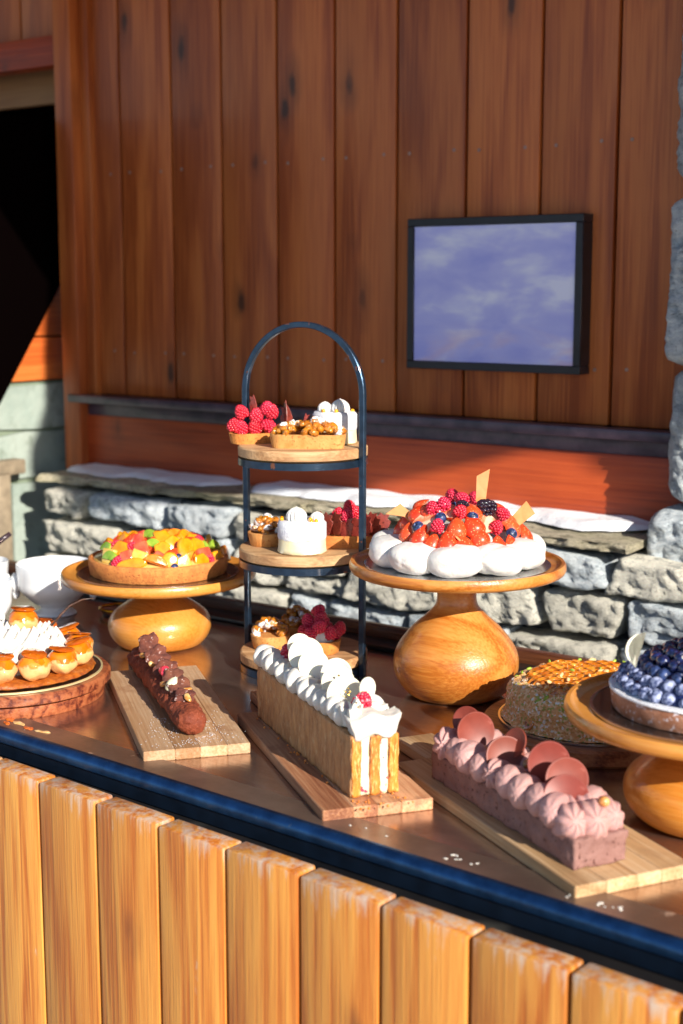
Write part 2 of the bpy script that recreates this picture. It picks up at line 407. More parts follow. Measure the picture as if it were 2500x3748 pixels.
def tube(path, rad, n=10, flat=1.0, closed=False):
    vs = []; fs = []; L = len(path); P = [Vector(p) for p in path]
    up = Vector((0, 0, 1))
    for i, p in enumerate(P):
        d = (P[(i + 1) % L] - P[i - 1]) if closed else (P[min(i + 1, L - 1)] - P[max(i - 1, 0)])
        d.normalize(); a = d.cross(up)
        if a.length < 1e-3: a = d.cross(Vector((0, 1, 0)))
        a.normalize(); b = a.cross(d)
        r = rad[i] if isinstance(rad, (list, tuple)) else rad
        for k in range(n):
            t = 2 * pi * k / n; vs.append(tuple(p + a * cos(t) * r + b * sin(t) * r * flat))
    for i in range(L if closed else L - 1):
        j = (i + 1) % L
        for k in range(n):
            k2 = (k + 1) % n; fs.append((i * n + k, i * n + k2, j * n + k2, j * n + k))
    if not closed: fs.append(tuple(range(n - 1, -1, -1))); fs.append(tuple((L - 1) * n + k for k in range(n)))
    return vs, fs

# ------------------------------------------------------------ scene-graph helpers
def link(o, parent=None, loc=None, rot=None, sca=None):
    COL.objects.link(o)
    if parent is not None: o.parent = parent
    if isinstance(loc, Matrix): o.matrix_local = loc
    else:
        if loc is not None: o.location = loc
        if rot is not None: o.rotation_euler = rot
    if sca is not None: o.scale = sca if not isinstance(sca, (int, float)) else (sca,) * 3
    return o
def thing(name, label, cat, loc=(0, 0, 0), rz=0, group=None):
    o = bpy.data.objects.new(name, None); o.empty_display_size = .05
    link(o, None, loc, (0, 0, rz)); o['label'] = label; o['category'] = cat
    if group: o['group'] = group
    return o
def tag(o, label, cat, group=None):
    o['label'] = label; o['category'] = cat
    if group: o['group'] = group
    return o
def part(name, mb, mat, parent=None, loc=None, rot=None, sca=None, ang=40):
    me = mb if isinstance(mb, bpy.types.Mesh) else mb.mesh(name, mat, ang)
    return link(bpy.data.objects.new(name, me), parent, loc, rot, sca)
def orient(p, n, up=(0, 0, 1), roll=0.0, sc_=1.0, sink=0.0):
    """local +X faces n, local +Z runs towards up"""
    x = Vector(n).normalized(); z = Vector(up) - x * x.dot(Vector(up))
    if z.length < 1e-3: z = Vector((1, 0, 0)) - x * x.x
    z.normalize(); y = z.cross(x)
    m = Matrix((x, y, z)).transposed().to_4x4()
    return Matrix.Translation(Vector(p) - x * sink) @ m @ Matrix.Rotation(roll, 4, 'X') @ Matrix.Diagonal((sc_, sc_, sc_, 1))

# ------------------------------------------------------------ ground
g = MB().add(([(-80, -80, 0), (80, -80, 0), (80, 80, 0), (-80, 80, 0)], [(0, 1, 2, 3)]))
go = part('ground', g, M('trampled_snow', '94969c', '85878d', 3, rough=.9)); go['kind'] = 'structure'

# ------------------------------------------------------------ building
WY = 2.8
fac = thing('chalet_facade', 'reddish brown vertical board wall of a chalet above the stone base', 'wall', (-2, WY, 1.2))
def fpart(name, mb, mat, loc=(0, 0, 0), parent=fac, **k):
    o = part(name, mb, mat, parent, **k); o.location = Vector(loc) - Vector((-2, WY, 1.2)) if parent == fac else Vector(loc); return o
seams = [-2.983, -2.830, -2.642, -2.468, -2.286, -2.108, -1.927, -1.738, -1.548, -1.367, -1.17, -.98, -.79, -.6]
m = MB()
for a, b in zip(seams[:-1], seams[1:]):
    m.add(box(b - a - .007, .03, 1.96, .004, 2, ((a + b) / 2, WY + .015, 2.285)), tone=rnd())
fpart('cladding', m, 'facade')
m = MB().add(box(2.9, .05, 2.6, 0, 1, (-1.6, WY + .065, 2.25)))
fpart('backing_board', m, 'dark')
# corner post and trims at the opening
m = MB().add(box(.066, .075, 1.42, .004, 2, (-2.990, WY - .018, 1.80)), tone=.3)
m.add(box(.032, .04, 1.2, .003, 2, (-2.942, WY + .0, 1.90)), tone=.6)
fpart('door_post', m, 'facade')
m = MB().add(box(1.1, .06, .080, .004, 2, (-3.575, WY - .02, 2.238)), tone=.4)
fpart('door_head', m, 'trim')
m = MB()
for i in range(6): m.add(box(.19, .03, .9, .004, 2, (-3.12 - .197 * i, WY + .02, 2.735)), tone=rnd())
m.add(box(.13, .03, 1.0, .003, 2, (-3.01, WY + .02, 2.85)), tone=.2)
fpart('head_cladding', m, 'facade')
m = MB().add(box(1.2, .03, .10, .003, 2, (-3.62, WY + .10, 2.172)), tone=.4)
fpart('transom_board', m, 'tan')
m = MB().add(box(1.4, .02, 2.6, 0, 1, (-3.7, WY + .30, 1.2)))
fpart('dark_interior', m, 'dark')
# rail and skirting
m = MB().add(box(2.2, .055, .022, .003, 2, (-1.9, WY - .035, 1.294)))
m.add(box(2.2, .02, .045, .003, 2, (-1.9, WY - .013, 1.262)))
fpart('drip_rail', m, 'rail')
m = MB().add(box(2.2, .03, .20, .004, 2, (-1.9, WY - .012, 1.148)), tone=.5)
fpart('skirting_board', m, 'trim')
sm = MB().add(lathe([(.0001, 0), (.0042, 0), (.0042, .0012), (.0001, .0016)], 14)).mesh('screw', M('screw_plug', '8a6a5c', rough=.5))
for a, b in zip(seams[:10], seams[1:11]):
    for z in (1.425, 1.905):
        for x in (a + .035, b - .035):
            if x > -1.2 or (-1.9 < x < -1.43 and 1.43 < z < 1.7): continue
            fpart('screw', sm, None, (x + U(-.004, .004), WY - .0005, z + U(-.003, .003)), rot=(R(90), 0, 0))

# framed panel on the wall
tv = thing('framed_panel', 'black framed panel with a lavender mottle hanging on the brown board wall', 'picture', (-1.66, WY, 1.585))
D = .046; x0, x1, z0, z1 = -.205, .243, -.170, .170
b_ = .018
m = MB()
m.add(box(x1 - x0, D, b_, .0015, 1, ((x0 + x1) / 2, -D / 2, z1 - b_ / 2)))
m.add(box(x1 - x0, D, b_, .0015, 1, ((x0 + x1) / 2, -D / 2, z0 + b_ / 2)))
m.add(box(b_, D, z1 - z0 - 2 * b_, .0015, 1, (x0 + b_ / 2, -D / 2, 0)))
m.add(box(b_, D, z1 - z0 - 2 * b_, .0015, 1, (x1 - b_ / 2, -D / 2, 0)))
part('frame', m, 'black', tv)
m = MB().add(box(x1 - x0 - 2 * b_ - .001, .01, z1 - z0 - 2 * b_ - .001, 0, 1, ((x0 + x1) / 2, -D + .009, 0)))
pr = part('print', m, 'print', tv)

# return wall on the left (faces the sun)
rw = thing('return_wall', 'pale greenish stone and orange timber wall beside the dark doorway', 'wall', (-3.10, 2.6, 0))
m = MB()
zs = [0, .28, .56, .80, 1.06, 1.2, 1.335]
for i in range(6):
    ys = sorted([-.9, .27] + [U(-.8, .1) for _ in range(2 + i % 2)])
    for a, b in zip(ys[:-1], ys[1:]):
        if b - a > .03: m.add(gbox(.12, b - a - .012, zs[i + 1] - zs[i] - .012, 2, 5, 4, (-.06, (a + b) / 2, (zs[i] + zs[i + 1]) / 2)), tone=rnd())
m.displace(.012, 9)
part('stone_courses', m, 'palestone', rw)
part('joints', MB().add(box(.1, 1.17, 1.33, 0, 1, (-.065, -.315, .67))), M('green_grey_joint', '6d7866', rough=.95), rw)
m = MB().add(box(.11, 1.17, .12, .004, 2, (-.055, -.315, 1.40)), tone=.2)
m.add(box(.10, 1.17, .16, .004, 2, (-.055, -.315, 1.545)), tone=.7)
part('timber_beam', m, 'pinebeam', rw)
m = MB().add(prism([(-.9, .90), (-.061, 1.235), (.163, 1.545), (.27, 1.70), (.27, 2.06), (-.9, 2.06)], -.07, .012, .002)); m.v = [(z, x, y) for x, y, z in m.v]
part('doorway_dark_sheet', m, 'dark', rw)  # flat black sheet painted as the doorway's dark, cut along the diagonal shade edge
m = MB().add(box(.05, .05, .36, .004, 2, (.03, -.06, .92)), tone=.2).add(box(.05, .30, .04, .004, 2, (.03, -.13, 1.11)), tone=.6)
part('grey_rail', m, M('weathered_rail', '6e6250', '8c7e68', 30, rough=.8), rw)

# stone base wall
SY = 2.66
sw = thing('stone_wall', 'low wall of rough grey and cream fieldstones under the chalet boards', 'wall', (-2, SY, .5))
def stone(sx, sz, depth=.16, reg=False):
    vs, fs = gbox(1, 1, 1, max(8, int(sx / .009)), 8, max(8, int(sz / .009)))
    out = []; e = U(8, 16); sk = U(-.12, .12); sd = Vector((rnd() * 90, rnd() * 90, 0)); tp = U(-.16, .16)
    if reg: sk = tp = 0
    for v in vs:
        x, y, z = v[0] * 2, v[1] * 2, v[2] * 2
        k = (abs(x) ** e + abs(y) ** e + abs(z) ** e) ** (1 / e)
        if k > 0: s_ = max(abs(x), abs(y), abs(z)) / k; x *= s_; y *= s_; z *= s_
        q = Vector((x * sx / 2 * (1 + tp * z) + sk * z * sz / 2, y * depth / 2, z * sz / 2 * (1 + tp * x * .8)))
        nn = mn.fractal(Vector((q.x * 14, q.y * 14, q.z * 22)) + sd, 1.0, 2.0, 4)
        n2 = mn.fractal(Vector((q.x * 60, q.y * 60, q.z * 100)) + sd, 1.0, 2.0, 3)
        rg_ = 1 - abs(mn.fractal(Vector((q.x * 13 + q.z * 9, q.y * 14, q.z * 20 - q.x * 5)) + sd * 2, 1.0, 2.0, 3)) * 3
        q.y += -nn * .008 - n2 * .008 - max(-.6, rg_) * .006 * (0 if abs(q.y) < depth * .3 else 1)
        q.x += mn.noise(q * 11 + sd) * .010; q.z += mn.noise(q * 13 - sd) * .010
        out.append(q)
    return out, fs
random.seed(21)
ma, mbq = MB(), MB()
rows = [(.42, .52), (.52, .615), (.615, .70), (.70, .80), (.80, .885), (.885, .985), (.985, 1.068)]
for ri, (za, zb) in enumerate(rows):
    x = -2.95 + U(-.01, .02)
    while x < -.5:
        wd = U(.12, .30)
        if x + wd > -.55: wd = -.45 - x
        zz = U(-.005, .005); tone = rnd()
        tgt = mbq if rnd() < .42 else ma
        if rnd() < .12 and zb - za > .09:      # two thin stones in one course
            h = (zb - za) / 2
            for q in (0, 1):
                tgt.add(stone(wd - .012, h - .012), Matrix.Translation((x + wd / 2 + 2, U(-.012, .012), za + h * (q + .5) - .5)), rnd())
        else:
            tgt.add(stone(wd - .014, zb - za - .014), Matrix.Translation((x + wd / 2 + 2, U(-.018, .012), (za + zb) / 2 + zz - .5)) @ Matrix.Rotation(U(-.05, .05), 4, 'Y'), tone)
        x += wd
part('cream_stones', ma, 'stone', sw, ang=180)
part('blue_grey_stones', mbq, 'stone_blue', sw, ang=180)
part('mortar_core', MB().add(box(2.44, .1, .66, 0, 1, (.30, .045, .23))), 'mortar', sw)
part('wall_body', MB().add(box(2.44, .05, .5, 0, 1, (.30, .045, -.255))), 'mortar', sw)
m = MB(); x = -2.97
while x < -1.22:
    wd = U(.35, .55)
    if x + wd > -1.3: wd = -1.205 - x
    vs, fs = gbox(wd - .006, .22, .018, 40, 14, 4); sd = rnd() * 50; ov = U(-.02, .02)
    vs = [(v[0], v[1] + (.022 * mn.fractal(Vector((v[0] * 14 + sd, 0, v[2] * 60)), 1, 2, 5) + ov if v[1] < -.05 else 0), v[2] + .004 * mn.noise(Vector((v[0] * 20 + sd, v[1] * 20, v[2] * 40)))) for v in vs]
    m.add((vs, fs), Matrix.Translation((x + wd / 2 + 2, .035, .588 + U(-.006, .006))), rnd()); x += wd
part('coping_slab', m, 'slab', sw)

# snow left on the coping
def snow_strip(xa, xb, dep, h, seed, label):
    n = int((xb - xa) / .012); vs = []; fs = []; K = 9
    for i in range(n + 1):
        x = xa + (xb - xa) * i / n; e = min(1, min(i, n - i) / 6) ** .6
        for k in range(K):
            t = k / (K - 1); d = dep * (.8 + .35 * mn.fractal(Vector((x * 7, seed, 0)), 1, 2, 3)) * e
            z = h * e * (1 + .5 * mn.noise(Vector((x * 12, seed, t * 2)))) * math.sqrt(max(0, 1 - t ** 2.6))
            vs.append((x, WY - .028 - d * t, 1.099 + z + .001))
    for i in range(n):
        for k in range(K - 1): fs.append((i * K + k, i * K + k + 1, (i + 1) * K + k + 1, (i + 1) * K + k))
    o = part('snow', MB().add((vs, fs)), 'snow', ang=180); o['label'] = label; o['category'] = 'snow'; o['kind'] = 'stuff'
snow_strip(-3.0, -2.36, .14, .012, 1, 'strip of shaded snow on the left end of the stone coping')
snow_strip(-2.33, -1.22, .135, .017, 5, 'strip of sunlit snow on the coping behind the tiered stand')

# stone pillar on the right
pl = thing('stone_pillar', 'tall pillar of rough blue grey stone blocks at the right end of the board wall', 'pillar', (-.917, 2.70, 0))
m = MB(); z = .0
random.seed(5)
for h in (.42, .36, .14, .24, .28, .34, .42, .36, .30):
    low = z < 1.1
    m.add(stone(.56, h - .010, .34, True), Matrix.Translation((-.012 + (.0 if low else .006) + U(-.003, .006), (.10 if low else .155) + U(-.006, .006), z + h / 2)), rnd()); z += h
part('stone_block', m, 'stone_blue', pl, ang=180)
part('mortar_core', MB().add(box(.46, .28, z - .05, 0, 1, (.02, .16, z / 2))), 'mortar', pl)

# unseen roof, added to shade the boards, its edge cut to the shade line
random.seed(9)
rp = [(-7, 1.60), (-.25, 1.60), (.26, 1.34), (.61, 1.17), (.85, 1.08), (1.05, .95), (1.13, .89), (1.46, 1.01), (1.74, 1.205), (1.93, 1.30), (2.05, 1.30), (2.17, 1.27), (3.0, 1.24), (3.4, 1.0), (7, 1.0), (7, 5.5), (-7, 5.5)]
RZ = 2.62
rp = [(x + S.x / S.z * (RZ - 3), y + S.y / S.z * (RZ - 3)) for x, y in rp]
rf = thing('shade_roof', 'unseen timber roof slab above the board wall, its edge shaped to cast the shade', 'roof', (0, 3, RZ))
m = MB().add(prism([(x, y - 3) for x, y in rp], 0, .12)); part('roof_deck', m, 'facade', rf)
m = MB().add(prism([(x, y - 3) for x, y in rp], .125, .3)); part('roof_snow', m, 'snow', rf)
bl = thing('chalet_building', 'wooden chalet building behind the board wall', 'building', (0, 4.5, 0))
part('wall', MB().add(box(6.4, .1, 3.0, 0, 1, (1.9, -1.58, 1.5))).add(box(3.5, .1, 3.0, 0, 1, (-5.3, -1.36, 1.5))), 'facade', bl)

# ------------------------------------------------------------ counter
ct = thing('buffet_counter', 'long outdoor buffet counter with copper brown metal top and pine plank front', 'counter', (-1.2, 1.75, 0))
O = Vector((-1.2, 1.75, 0))
def cp(name, mb, mat, **k): return part(name, mb, mat, ct, **k)
fe = lambda x: 1.372 + (x + 1.675) * (-.0477)        # front edge line
xl, xr = -3.05, .55
def quadstrip(rows):   # rows: list of (dy from front edge, z)
    vs = []; fs = []
    for x in (xl, xr):
        for dy, z in rows: vs.append((x + 1.2, fe(x) + dy - 1.75, z))
    n = len(rows)
    for i in range(n - 1): fs.append((i, i + 1, n + i + 1, n + i))
    return vs, fs
# top sheet, back strip parallel to the wall
vs = [(xl + 1.2, fe(xl) + .062 - 1.75, .93), (xr + 1.2, fe(xr) + .062 - 1.75, .93), (xr + 1.2, 2.17 - 1.75, .93), (xl + 1.2, 2.17 - 1.75, .93)]
vs += [(a, b, .90) for a, b, c in vs]
cp('worktop', MB().add((vs, [(0, 1, 2, 3), (7, 6, 5, 4), (0, 4, 5, 1), (1, 5, 6, 2), (2, 6, 7, 3), (3, 7, 4, 0)])), 'worktop')
cp('front_lip', MB().add(quadstrip([(.060, .9293), (.058, .9325), (.009, .9325)])), 'lip', ang=20)
nose = [(.009 - .013 * sin(t), .9325 - .013 + .013 * cos(t)) for t in [pi / 2 * k / 8 for k in range(9)]] + [(-.004, .9125), (-.0015, .9105)]
cp('edge_bar', MB().add(quadstrip(nose)), 'skysteel', ang=50)
cp('under_band', MB().add(quadstrip([(-.0012, .9105), (-.0012, .8905)])), M('shade_tinted_steel', '101c2c', '0b1420', 30, rough=.35, metal=.5))  # darker copy of the edge steel, painted as shade under the lip
lv = [(xl, fe(xl) - .003), (xr, fe(xr) - .003), (xr, 1.2972 - .066 * (xr + 1.507) + .03), (xl, 1.2972 - .066 * (xl + 1.507) + .03)]
cp('ledge', MB().add(([(x + 1.2, y - 1.75, .890 if i < 2 else .888) for i, (x, y) in enumerate(lv)], [(0, 1, 2, 3)])), 'fascia')
cp('counter_body', MB().add(([(xl + 1.2, fe(xl) - .0 - 1.75, .86), (xr + 1.2, fe(xr) - 1.75, .86), (xr + 1.2, .42, .86), (xl + 1.2, .42, .86), (xl + 1.2, fe(xl) - 1.75, .02), (xr + 1.2, fe(xr) - 1.75, .02), (xr + 1.2, .42, .02), (xl + 1.2, .42, .02)], [(0, 1, 2, 3), (0, 4, 5, 1), (1, 5, 6, 2), (2, 6, 7, 3), (3, 7, 4, 0)])), 'dark')
m = MB().add(box(xr - xl, .022, .034, .003, 2, ((xl + xr) / 2 + 1.2, 2.182 - 1.75, .944)), tone=.4)
cp('back_upstand', m, 'upstand')
m = MB().add(box(xr - xl, .055, .008, .002, 2, ((xl + xr) / 2 + 1.2, 2.14 - 1.75, .935)), tone=.8)
cp('back_strip', m, 'fascia')
# plank front
pa, pb = Vector((-1.507, 1.2972)), Vector((-.632, 1.2394)); pd = (pb - pa).normalized(); pn = Vector((pd.y, -pd.x))
pang = math.atan2(pd.y, pd.x); pitch = (pb - pa).length / 7
m = MB()
for k in range(-9, 13):
    c = pa + pd * (pitch * (k - .5)); wd = pitch - .0055
    zt = .905 + U(-.0015, .0015)
    m.add(box(wd, .036, zt - .05, .0035, 2), Matrix.Translation((c.x - O.x - pn.x * .018, c.y - O.y - pn.y * .018, (zt + .05) / 2)) @ Matrix.Rotation(pang, 4, 'Z'), rnd())
cp('plank_front', m, 'counterwood')
c = (pa + pb) / 2
cp('plank_backing', MB().add(box(3.2, .01, .84, 0, 1), Matrix.Translation((c.x - O.x - pn.x * .043 , c.y - O.y - pn.y * .043, .465)) @ Matrix.Rotation(pang, 4, 'Z')), 'dark')

# ------------------------------------------------------------ boards
def boardthing(label, mat, cx, cy, L, W, ang, hl=.10, hw=.06, hoff=0.0, hole=True):
    t = thing('serving_board', label, 'board', (cx, cy, .93), ang, 'rectangular serving boards')
    m = MB()
    k = 4; ww = W / k
    cuts = [0]; 
    for i in range(k - 1): cuts.append(cuts[-1] + ww * U(.75, 1.25))
    cuts.append(W)
    for i in range(k):
        wv = cuts[i + 1] - cuts[i]
        m.add(box(L, wv + .0001, .016, .0012, 1, (0, -W / 2 + (cuts[i] + cuts[i + 1]) / 2, .008)), tone=rnd())
    part('slab', m, mat, t, ang=30)
    if hl:
        h = MB().add(prism([(L / 2, -hw / 2 + hoff), (L / 2 + hl, -hw / 2 + hoff), (L / 2 + hl, hw / 2 + hoff), (L / 2, hw / 2 + hoff)], .001, .0155, .0015), tone=.35)
        part('handle', h, mat, t, ang=30)
    return t
random.seed(3)
boardthing('pale serving board under the long chocolate log', 'b1', -1.5211, 1.5915, .4482, .1556, R(142.5), .11, .055)
boardthing('reddish serving board under the mille-feuille', 'b2', -1.1828, 1.5509, .4404, .1504, R(145), .115, .05)
boardthing('tan serving board under the pink mousse cake', 'b3', -.8409, 1.5278, .4552, .1583, R(150.5), .10, .062)

def round_board(name, label, mat, loc, r, h, two=False):
    t = thing(name, label, 'board', loc)
    if two:
        m = MB().add(lathe([(.001, 0), (r - .012, 0), (r - .010, .003), (r - .010, h * .47), (r - .016, h * .5), (.001, h * .5)], 96), tone=.2)
        part('lower_disc', m, mat, t)
        m = MB().add(lathe([(.001, h * .5 + .0005), (r - .018, h * .5 + .0005), (r - .004, h * .56), (r, h * .62), (r, h - .004), (r - .004, h), (.001, h)], 96), tone=.7)
        part('upper_disc', m, mat, t)
    else:
        m = MB().add(lathe([(.001, 0), (r - .004, 0), (r, .004), (r, h - .003), (r - .003, h), (.001, h)], 96), tone=.5)
        part('disc', m, mat, t)
    return t
def cake_board(label, mat, loc, r, edge=None):
    t = thing('cake_board', label, 'cake board', loc, 0)
    part('card', MB().add(lathe([(.001, 0), (r, 0), (r, .0022), (.001, .0022)], 96)), mat, t)
    if edge: part('rim', MB().add(lathe([(r - .002, .0003), (r + .0012, .0003), (r + .0012, .003), (r - .002, .003), (r - .002, .0003)], 96)), edge, t)
    return t

# ------------------------------------------------------------ fruit and topping prototypes
random.seed(11)
def drupe(rx, rz, rd, n, hollow=False):
    m = MB(); ga = pi * (3 - math.sqrt(5))
    m.blob((0, 0, 0), (rx * .86, rx * .86, rz * .86), sub=2)
    for i in range(n):
        z = 1 - 1.85 * (i + .5) / n; rr = math.sqrt(max(0, 1 - z * z)); th = i * ga
        tap = 1 - .22 * z
        p = Vector((rx * rr * cos(th) * tap, rx * rr * sin(th) * tap, rz * z))
        if hollow and z > .9: continue
        m.blob(p * .93, rd * U(.92, 1.08), sub=1, tone=.15 * rnd())
    return m
PR = {}
PR['raspberry'] = [drupe(.0085, .0105, .0024, 62).mesh('raspberry', 'raspberry', 180) for _ in range(2)]
PR['raspberry_sugar'] = [drupe(.0088, .0105, .0024, 62).mesh('raspberry', 'raspsugar', 180)]
PR['blackberry'] = [drupe(.0115, .013, .0036, 50).mesh('blackberry', 'blackberry', 180)]
def blueb(mat):
    prof = smoothprof([(.0001, -.0066), (.004, -.0058), (.0068, -.002), (.0072, .0012), (.006, .0045), (.0036, .0060), (.0026, .0066), (.0020, .0058), (.0001, .0046)], 4)
    return MB().add(lathe(prof, 24, lambda th, z, i: 1 + (.10 * cos(5 * th) if z > .0056 else 0))).mesh('blueberry', mat, 180)
PR['blueberry'] = [blueb('blueberry')]; PR['blueberry_gloss'] = [blueb('blueberry_gloss')]; PR['blueberry_sugar'] = [blueb('blueberry_sugar')]
def strawpiece(w, h, cutx):
    # teardrop solid, cut plane at x=cutx: skin faces +X
    b = bmesh.new(); bmesh.ops.create_icosphere(b, subdivisions=4, radius=1)
    for v in b.verts:
        z = v.co.z; t = (z + 1) / 2; k = 1.05 * math.sqrt(max(0, 1 - z * z)) * (1 - .60 * t) ; a = math.hypot(v.co.x, v.co.y) or 1
        v.co = Vector((v.co.x / a * k * w, v.co.y / a * k * w, (t - .5) * h))
    r = bmesh.ops.bisect_plane(b, geom=b.verts[:] + b.edges[:] + b.faces[:], plane_co=(cutx, 0, 0), plane_no=(-1, 0, .12), clear_outer=True)
    ed = [e for e in r['geom_cut'] if isinstance(e, bmesh.types.BMEdge)]
    bmesh.ops.split_edges(b, edges=ed)
    bd = [e for e in b.edges if e.is_boundary]
    f = bmesh.ops.contextual_create(b, geom=bd)['faces']
    cutv = set(v for q in f for v in q.verts)
    if f: 
        nf = bmesh.ops.duplicate(b, geom=f); bmesh.ops.delete(b, geom=f, context='FACES_ONLY')
        cutv = set(v for v in nf['geom'] if isinstance(v, bmesh.types.BMVert))
    b.verts.index_update(); cutv = {v.index for v in cutv}
    m = MB(); m.add(([tuple(v.co) for v in b.verts], [tuple(v.index for v in q.verts) for q in b.faces]), tone=[1.0 if i in cutv else 0.0 for i in range(len(b.verts))])
    b.free(); return m
PR['strawberry'] = [strawpiece(.0170, .036, .000).mesh('strawberry', 'strawberry', 60), strawpiece(.0165, .032, .003).mesh('strawberry', 'strawberry', 60)]
PR['strawberry_cut'] = []
def chunk(poly, th, bev, mat, name, amp=.0012):
    m = MB().add(prism(poly, -th / 2, th / 2, bev, 3)); m.displace(amp, 60, 2, rnd() * 9)
    # slab lies in YZ plane facing +X
    m.v = [(z, x, y) for x, y, z in m.v]
    return m.mesh(name, mat, 60)
def ell(a, b, n=20, half=False, p=2.0):
    return [(a * math.copysign(abs(cos(t)) ** (2 / p), cos(t)), b * math.copysign(abs(sin(t)) ** (2 / p), sin(t))) for t in [(pi if half else 2 * pi) * k / (n - (1 if half else 0)) for k in range(n)]]
PR['mango'] = [chunk(ell(.012, .017, 20, p=2.6), .011, .003, 'mango', 'mango_slice'), chunk([(-.014, -.010), (.013, -.011), (.015, .004), (.004, .014), (-.012, .010)], .010, .0025, 'mango', 'mango_slice')]
PR['mango_long'] = [chunk(ell(.026, .010, 22, p=2.2), .010, .003, 'mango', 'mango_slice')]
PR['kiwi'] = [chunk(ell(.013, .014, 20, True), .008, .001, 'kiwi', 'kiwi_slice')]
PR['pineapple'] = [chunk([(-.010, -.013), (.010, -.013), (.014, .012), (-.014, .012)], .009, .002, 'pineapple', 'pineapple_chunk')]
PR['orange'] = [chunk(ell(.019, .015, 22, True), .012, .003, 'orange', 'orange_segment')]
PR['redcube'] = [chunk([(-.012, -.010), (.012, -.010), (.012, .010), (-.011, .011)], .014, .004, 'redcube', 'watermelon_cube')]
def walnut(s, mat):
    m = MB()
    for sx in (-1, 1):
        m.blob((sx * .0042 * s, 0, 0), (.0058 * s, .0085 * s, .0052 * s), sub=3, tone=.25 * rnd(), fn=lambda p: 1 + .20 * sin(p.y * 9 + sx) * cos(p.z * 8 + p.y * 3) + .10 * sin(p.x * 14 + p.y * 11))
    return m.mesh('walnut', mat, 180)
PR['walnut'] = [walnut(1, 'walnut'), walnut(.85, 'walnut'), walnut(1.1, 'walnut')]
PR['walnut_sugar'] = [walnut(1, 'walnutsugar')]
def kiss(r, h, ribs, depth, tw=2.0, mat='cream', n=64, lean=.0, name='cream_kiss'):
    if ribs: prof = smoothprof([(.0001, 0), (r * .85, .0), (r, h * .2), (r * .96, h * .42), (r * .78, h * .65), (r * .45, h * .85), (r * .12, h * .95), (.0002, h)], 4)
    else: prof = smoothprof([(.0001, 0), (r * .8, .0), (r * .98, h * .12), (r * .97, h * .3), (r * .78, h * .52), (r * .48, h * .72), (r * .2, h * .9), (.0002, h)], 4)
    m = MB().add(lathe(prof, n, (lambda th, z, i: 1 + depth * (abs(cos(ribs / 2 * th + tw * z / h)) - .6)) if ribs else None))
    if lean: m.v = [(x + lean * (z / h) ** 2, y, z) for x, y, z in m.v]
    return m.mesh(name, mat, 180)
PR['hazel'] = [MB().blob((0, 0, 0), (.0062, .0062, .0068), sub=3, fn=lambda p: 1 + .05 * p.z).mesh('hazelnut', 'hazel', 180)]
PR['nutchip'] = [MB().blob((0, 0, 0), (.0035, .007, .0045), sub=2, amp=.0015, freq=200).mesh('hazelnut_piece', 'hazel', 180)]
def P(kind, parent, mat_or_loc, name=None, label=None, **k):
    me = random.choice(PR[kind]); o = part(name or me.name.split('.')[0], me, None, parent, mat_or_loc)
    if label: o['label'] = label
    return o

# ------------------------------------------------------------ wooden cake stands
def stand(label, loc, r, zp, prof, mat, group=None):
    """zp = height of the plate's top rim"""
    t = thing('cake_stand', label, 'cake stand', loc, 0, group)
    base = smoothprof(prof, 8)
    part('pedestal', MB().add(lathe(base, 96), tone=.3), mat, t)
    th = .026
    pp = [(.001, zp - th), (r * .55, zp - th), (r * .82, zp - th + .003)] + [(r - .016 + .016 * sin(a), zp - .011 - .011 * cos(a) * .9) for a in [0, .5, 1.0, 1.57]] + [(r - .0005, zp - .004), (r - .003, zp), (r - .008, zp - .0005), (r - .013, zp - .006), (r - .02, zp - .0075), (.001, zp - .0075)]
    part('plate', MB().add(lathe(pp, 128), tone=.6), mat, t)
    return t
tall = [(.001, 0), (.060, 0), (.082, .008), (.099, .032), (.104, .056), (.098, .082), (.076, .112), (.050, .136), (.036, .152), (.0325, .168), (.035, .184), (.044, .196), (.055, .2025)]
squat = [(.001, 0), (.064, 0), (.086, .012), (.097, .036), (.091, .060), (.067, .080), (.040, .096), (.031, .104), (.031, .112), (.040, .1205)]
stand('tall honey oak cake stand with bulbous foot under the pavlova', (-1.22, 1.955, .93), .178, .228, tall, 'oak', 'wooden cake stands')
stand('squat amber wood cake stand under the fruit tart', (-1.85, 1.905, .93), .183, .146, squat, 'oak2', 'wooden cake stands')
stand('squat wooden cake stand under the blueberry tart at the right edge', (-.66, 1.665, .93), .184, .152, [(a * 1.1, b) for a, b in squat], 'oak2', 'wooden cake stands')

# ------------------------------------------------------------ pavlova
random.seed(31)
ZP = .93 + .228 - .0075 + .0005
cake_board('silver card disc under the pavlova', 'silverboard', (-1.22, 1.955, ZP), .153)
pv = thing('pavlova', 'white meringue pavlova ring piled with strawberries and berries', 'pavlova', (-1.22, 1.955, ZP + .0025))
N = 10
for k in range(N):
    a = 2 * pi * (k + .35) / N
    m = MB(); ph = rnd() * 6; s_ = U(.95, 1.06)
    def swirl(p, ph=ph):
        q = math.atan2(p.z + .1, p.y); pe = (abs(p.x) ** 2.5 + abs(p.y) ** 2.5 + abs(p.z) ** 2.5) ** (-1 / 2.5); return pe * .96 + .016 * sin(3.0 * q + 4.0 * p.x + ph) - .055 * math.exp(-((p.x + .5 * sin(q * 1.3 + ph)) * 7) ** 2)
    m.blob((0, 0, .0), (.045, .046 * s_, .0268), sub=5, fn=swirl, amp=.0016, freq=22)
    m.v = [(x, y, max(z, -.0225)) for x, y, z in m.v]
    part('meringue_puff', m, 'meringue', pv, Matrix.Translation((.104 * cos(a), .104 * sin(a), .0227)) @ Matrix.Rotation(a, 4, 'Z') @ Matrix.Rotation(U(-.12, .12), 4, 'X'), ang=180)
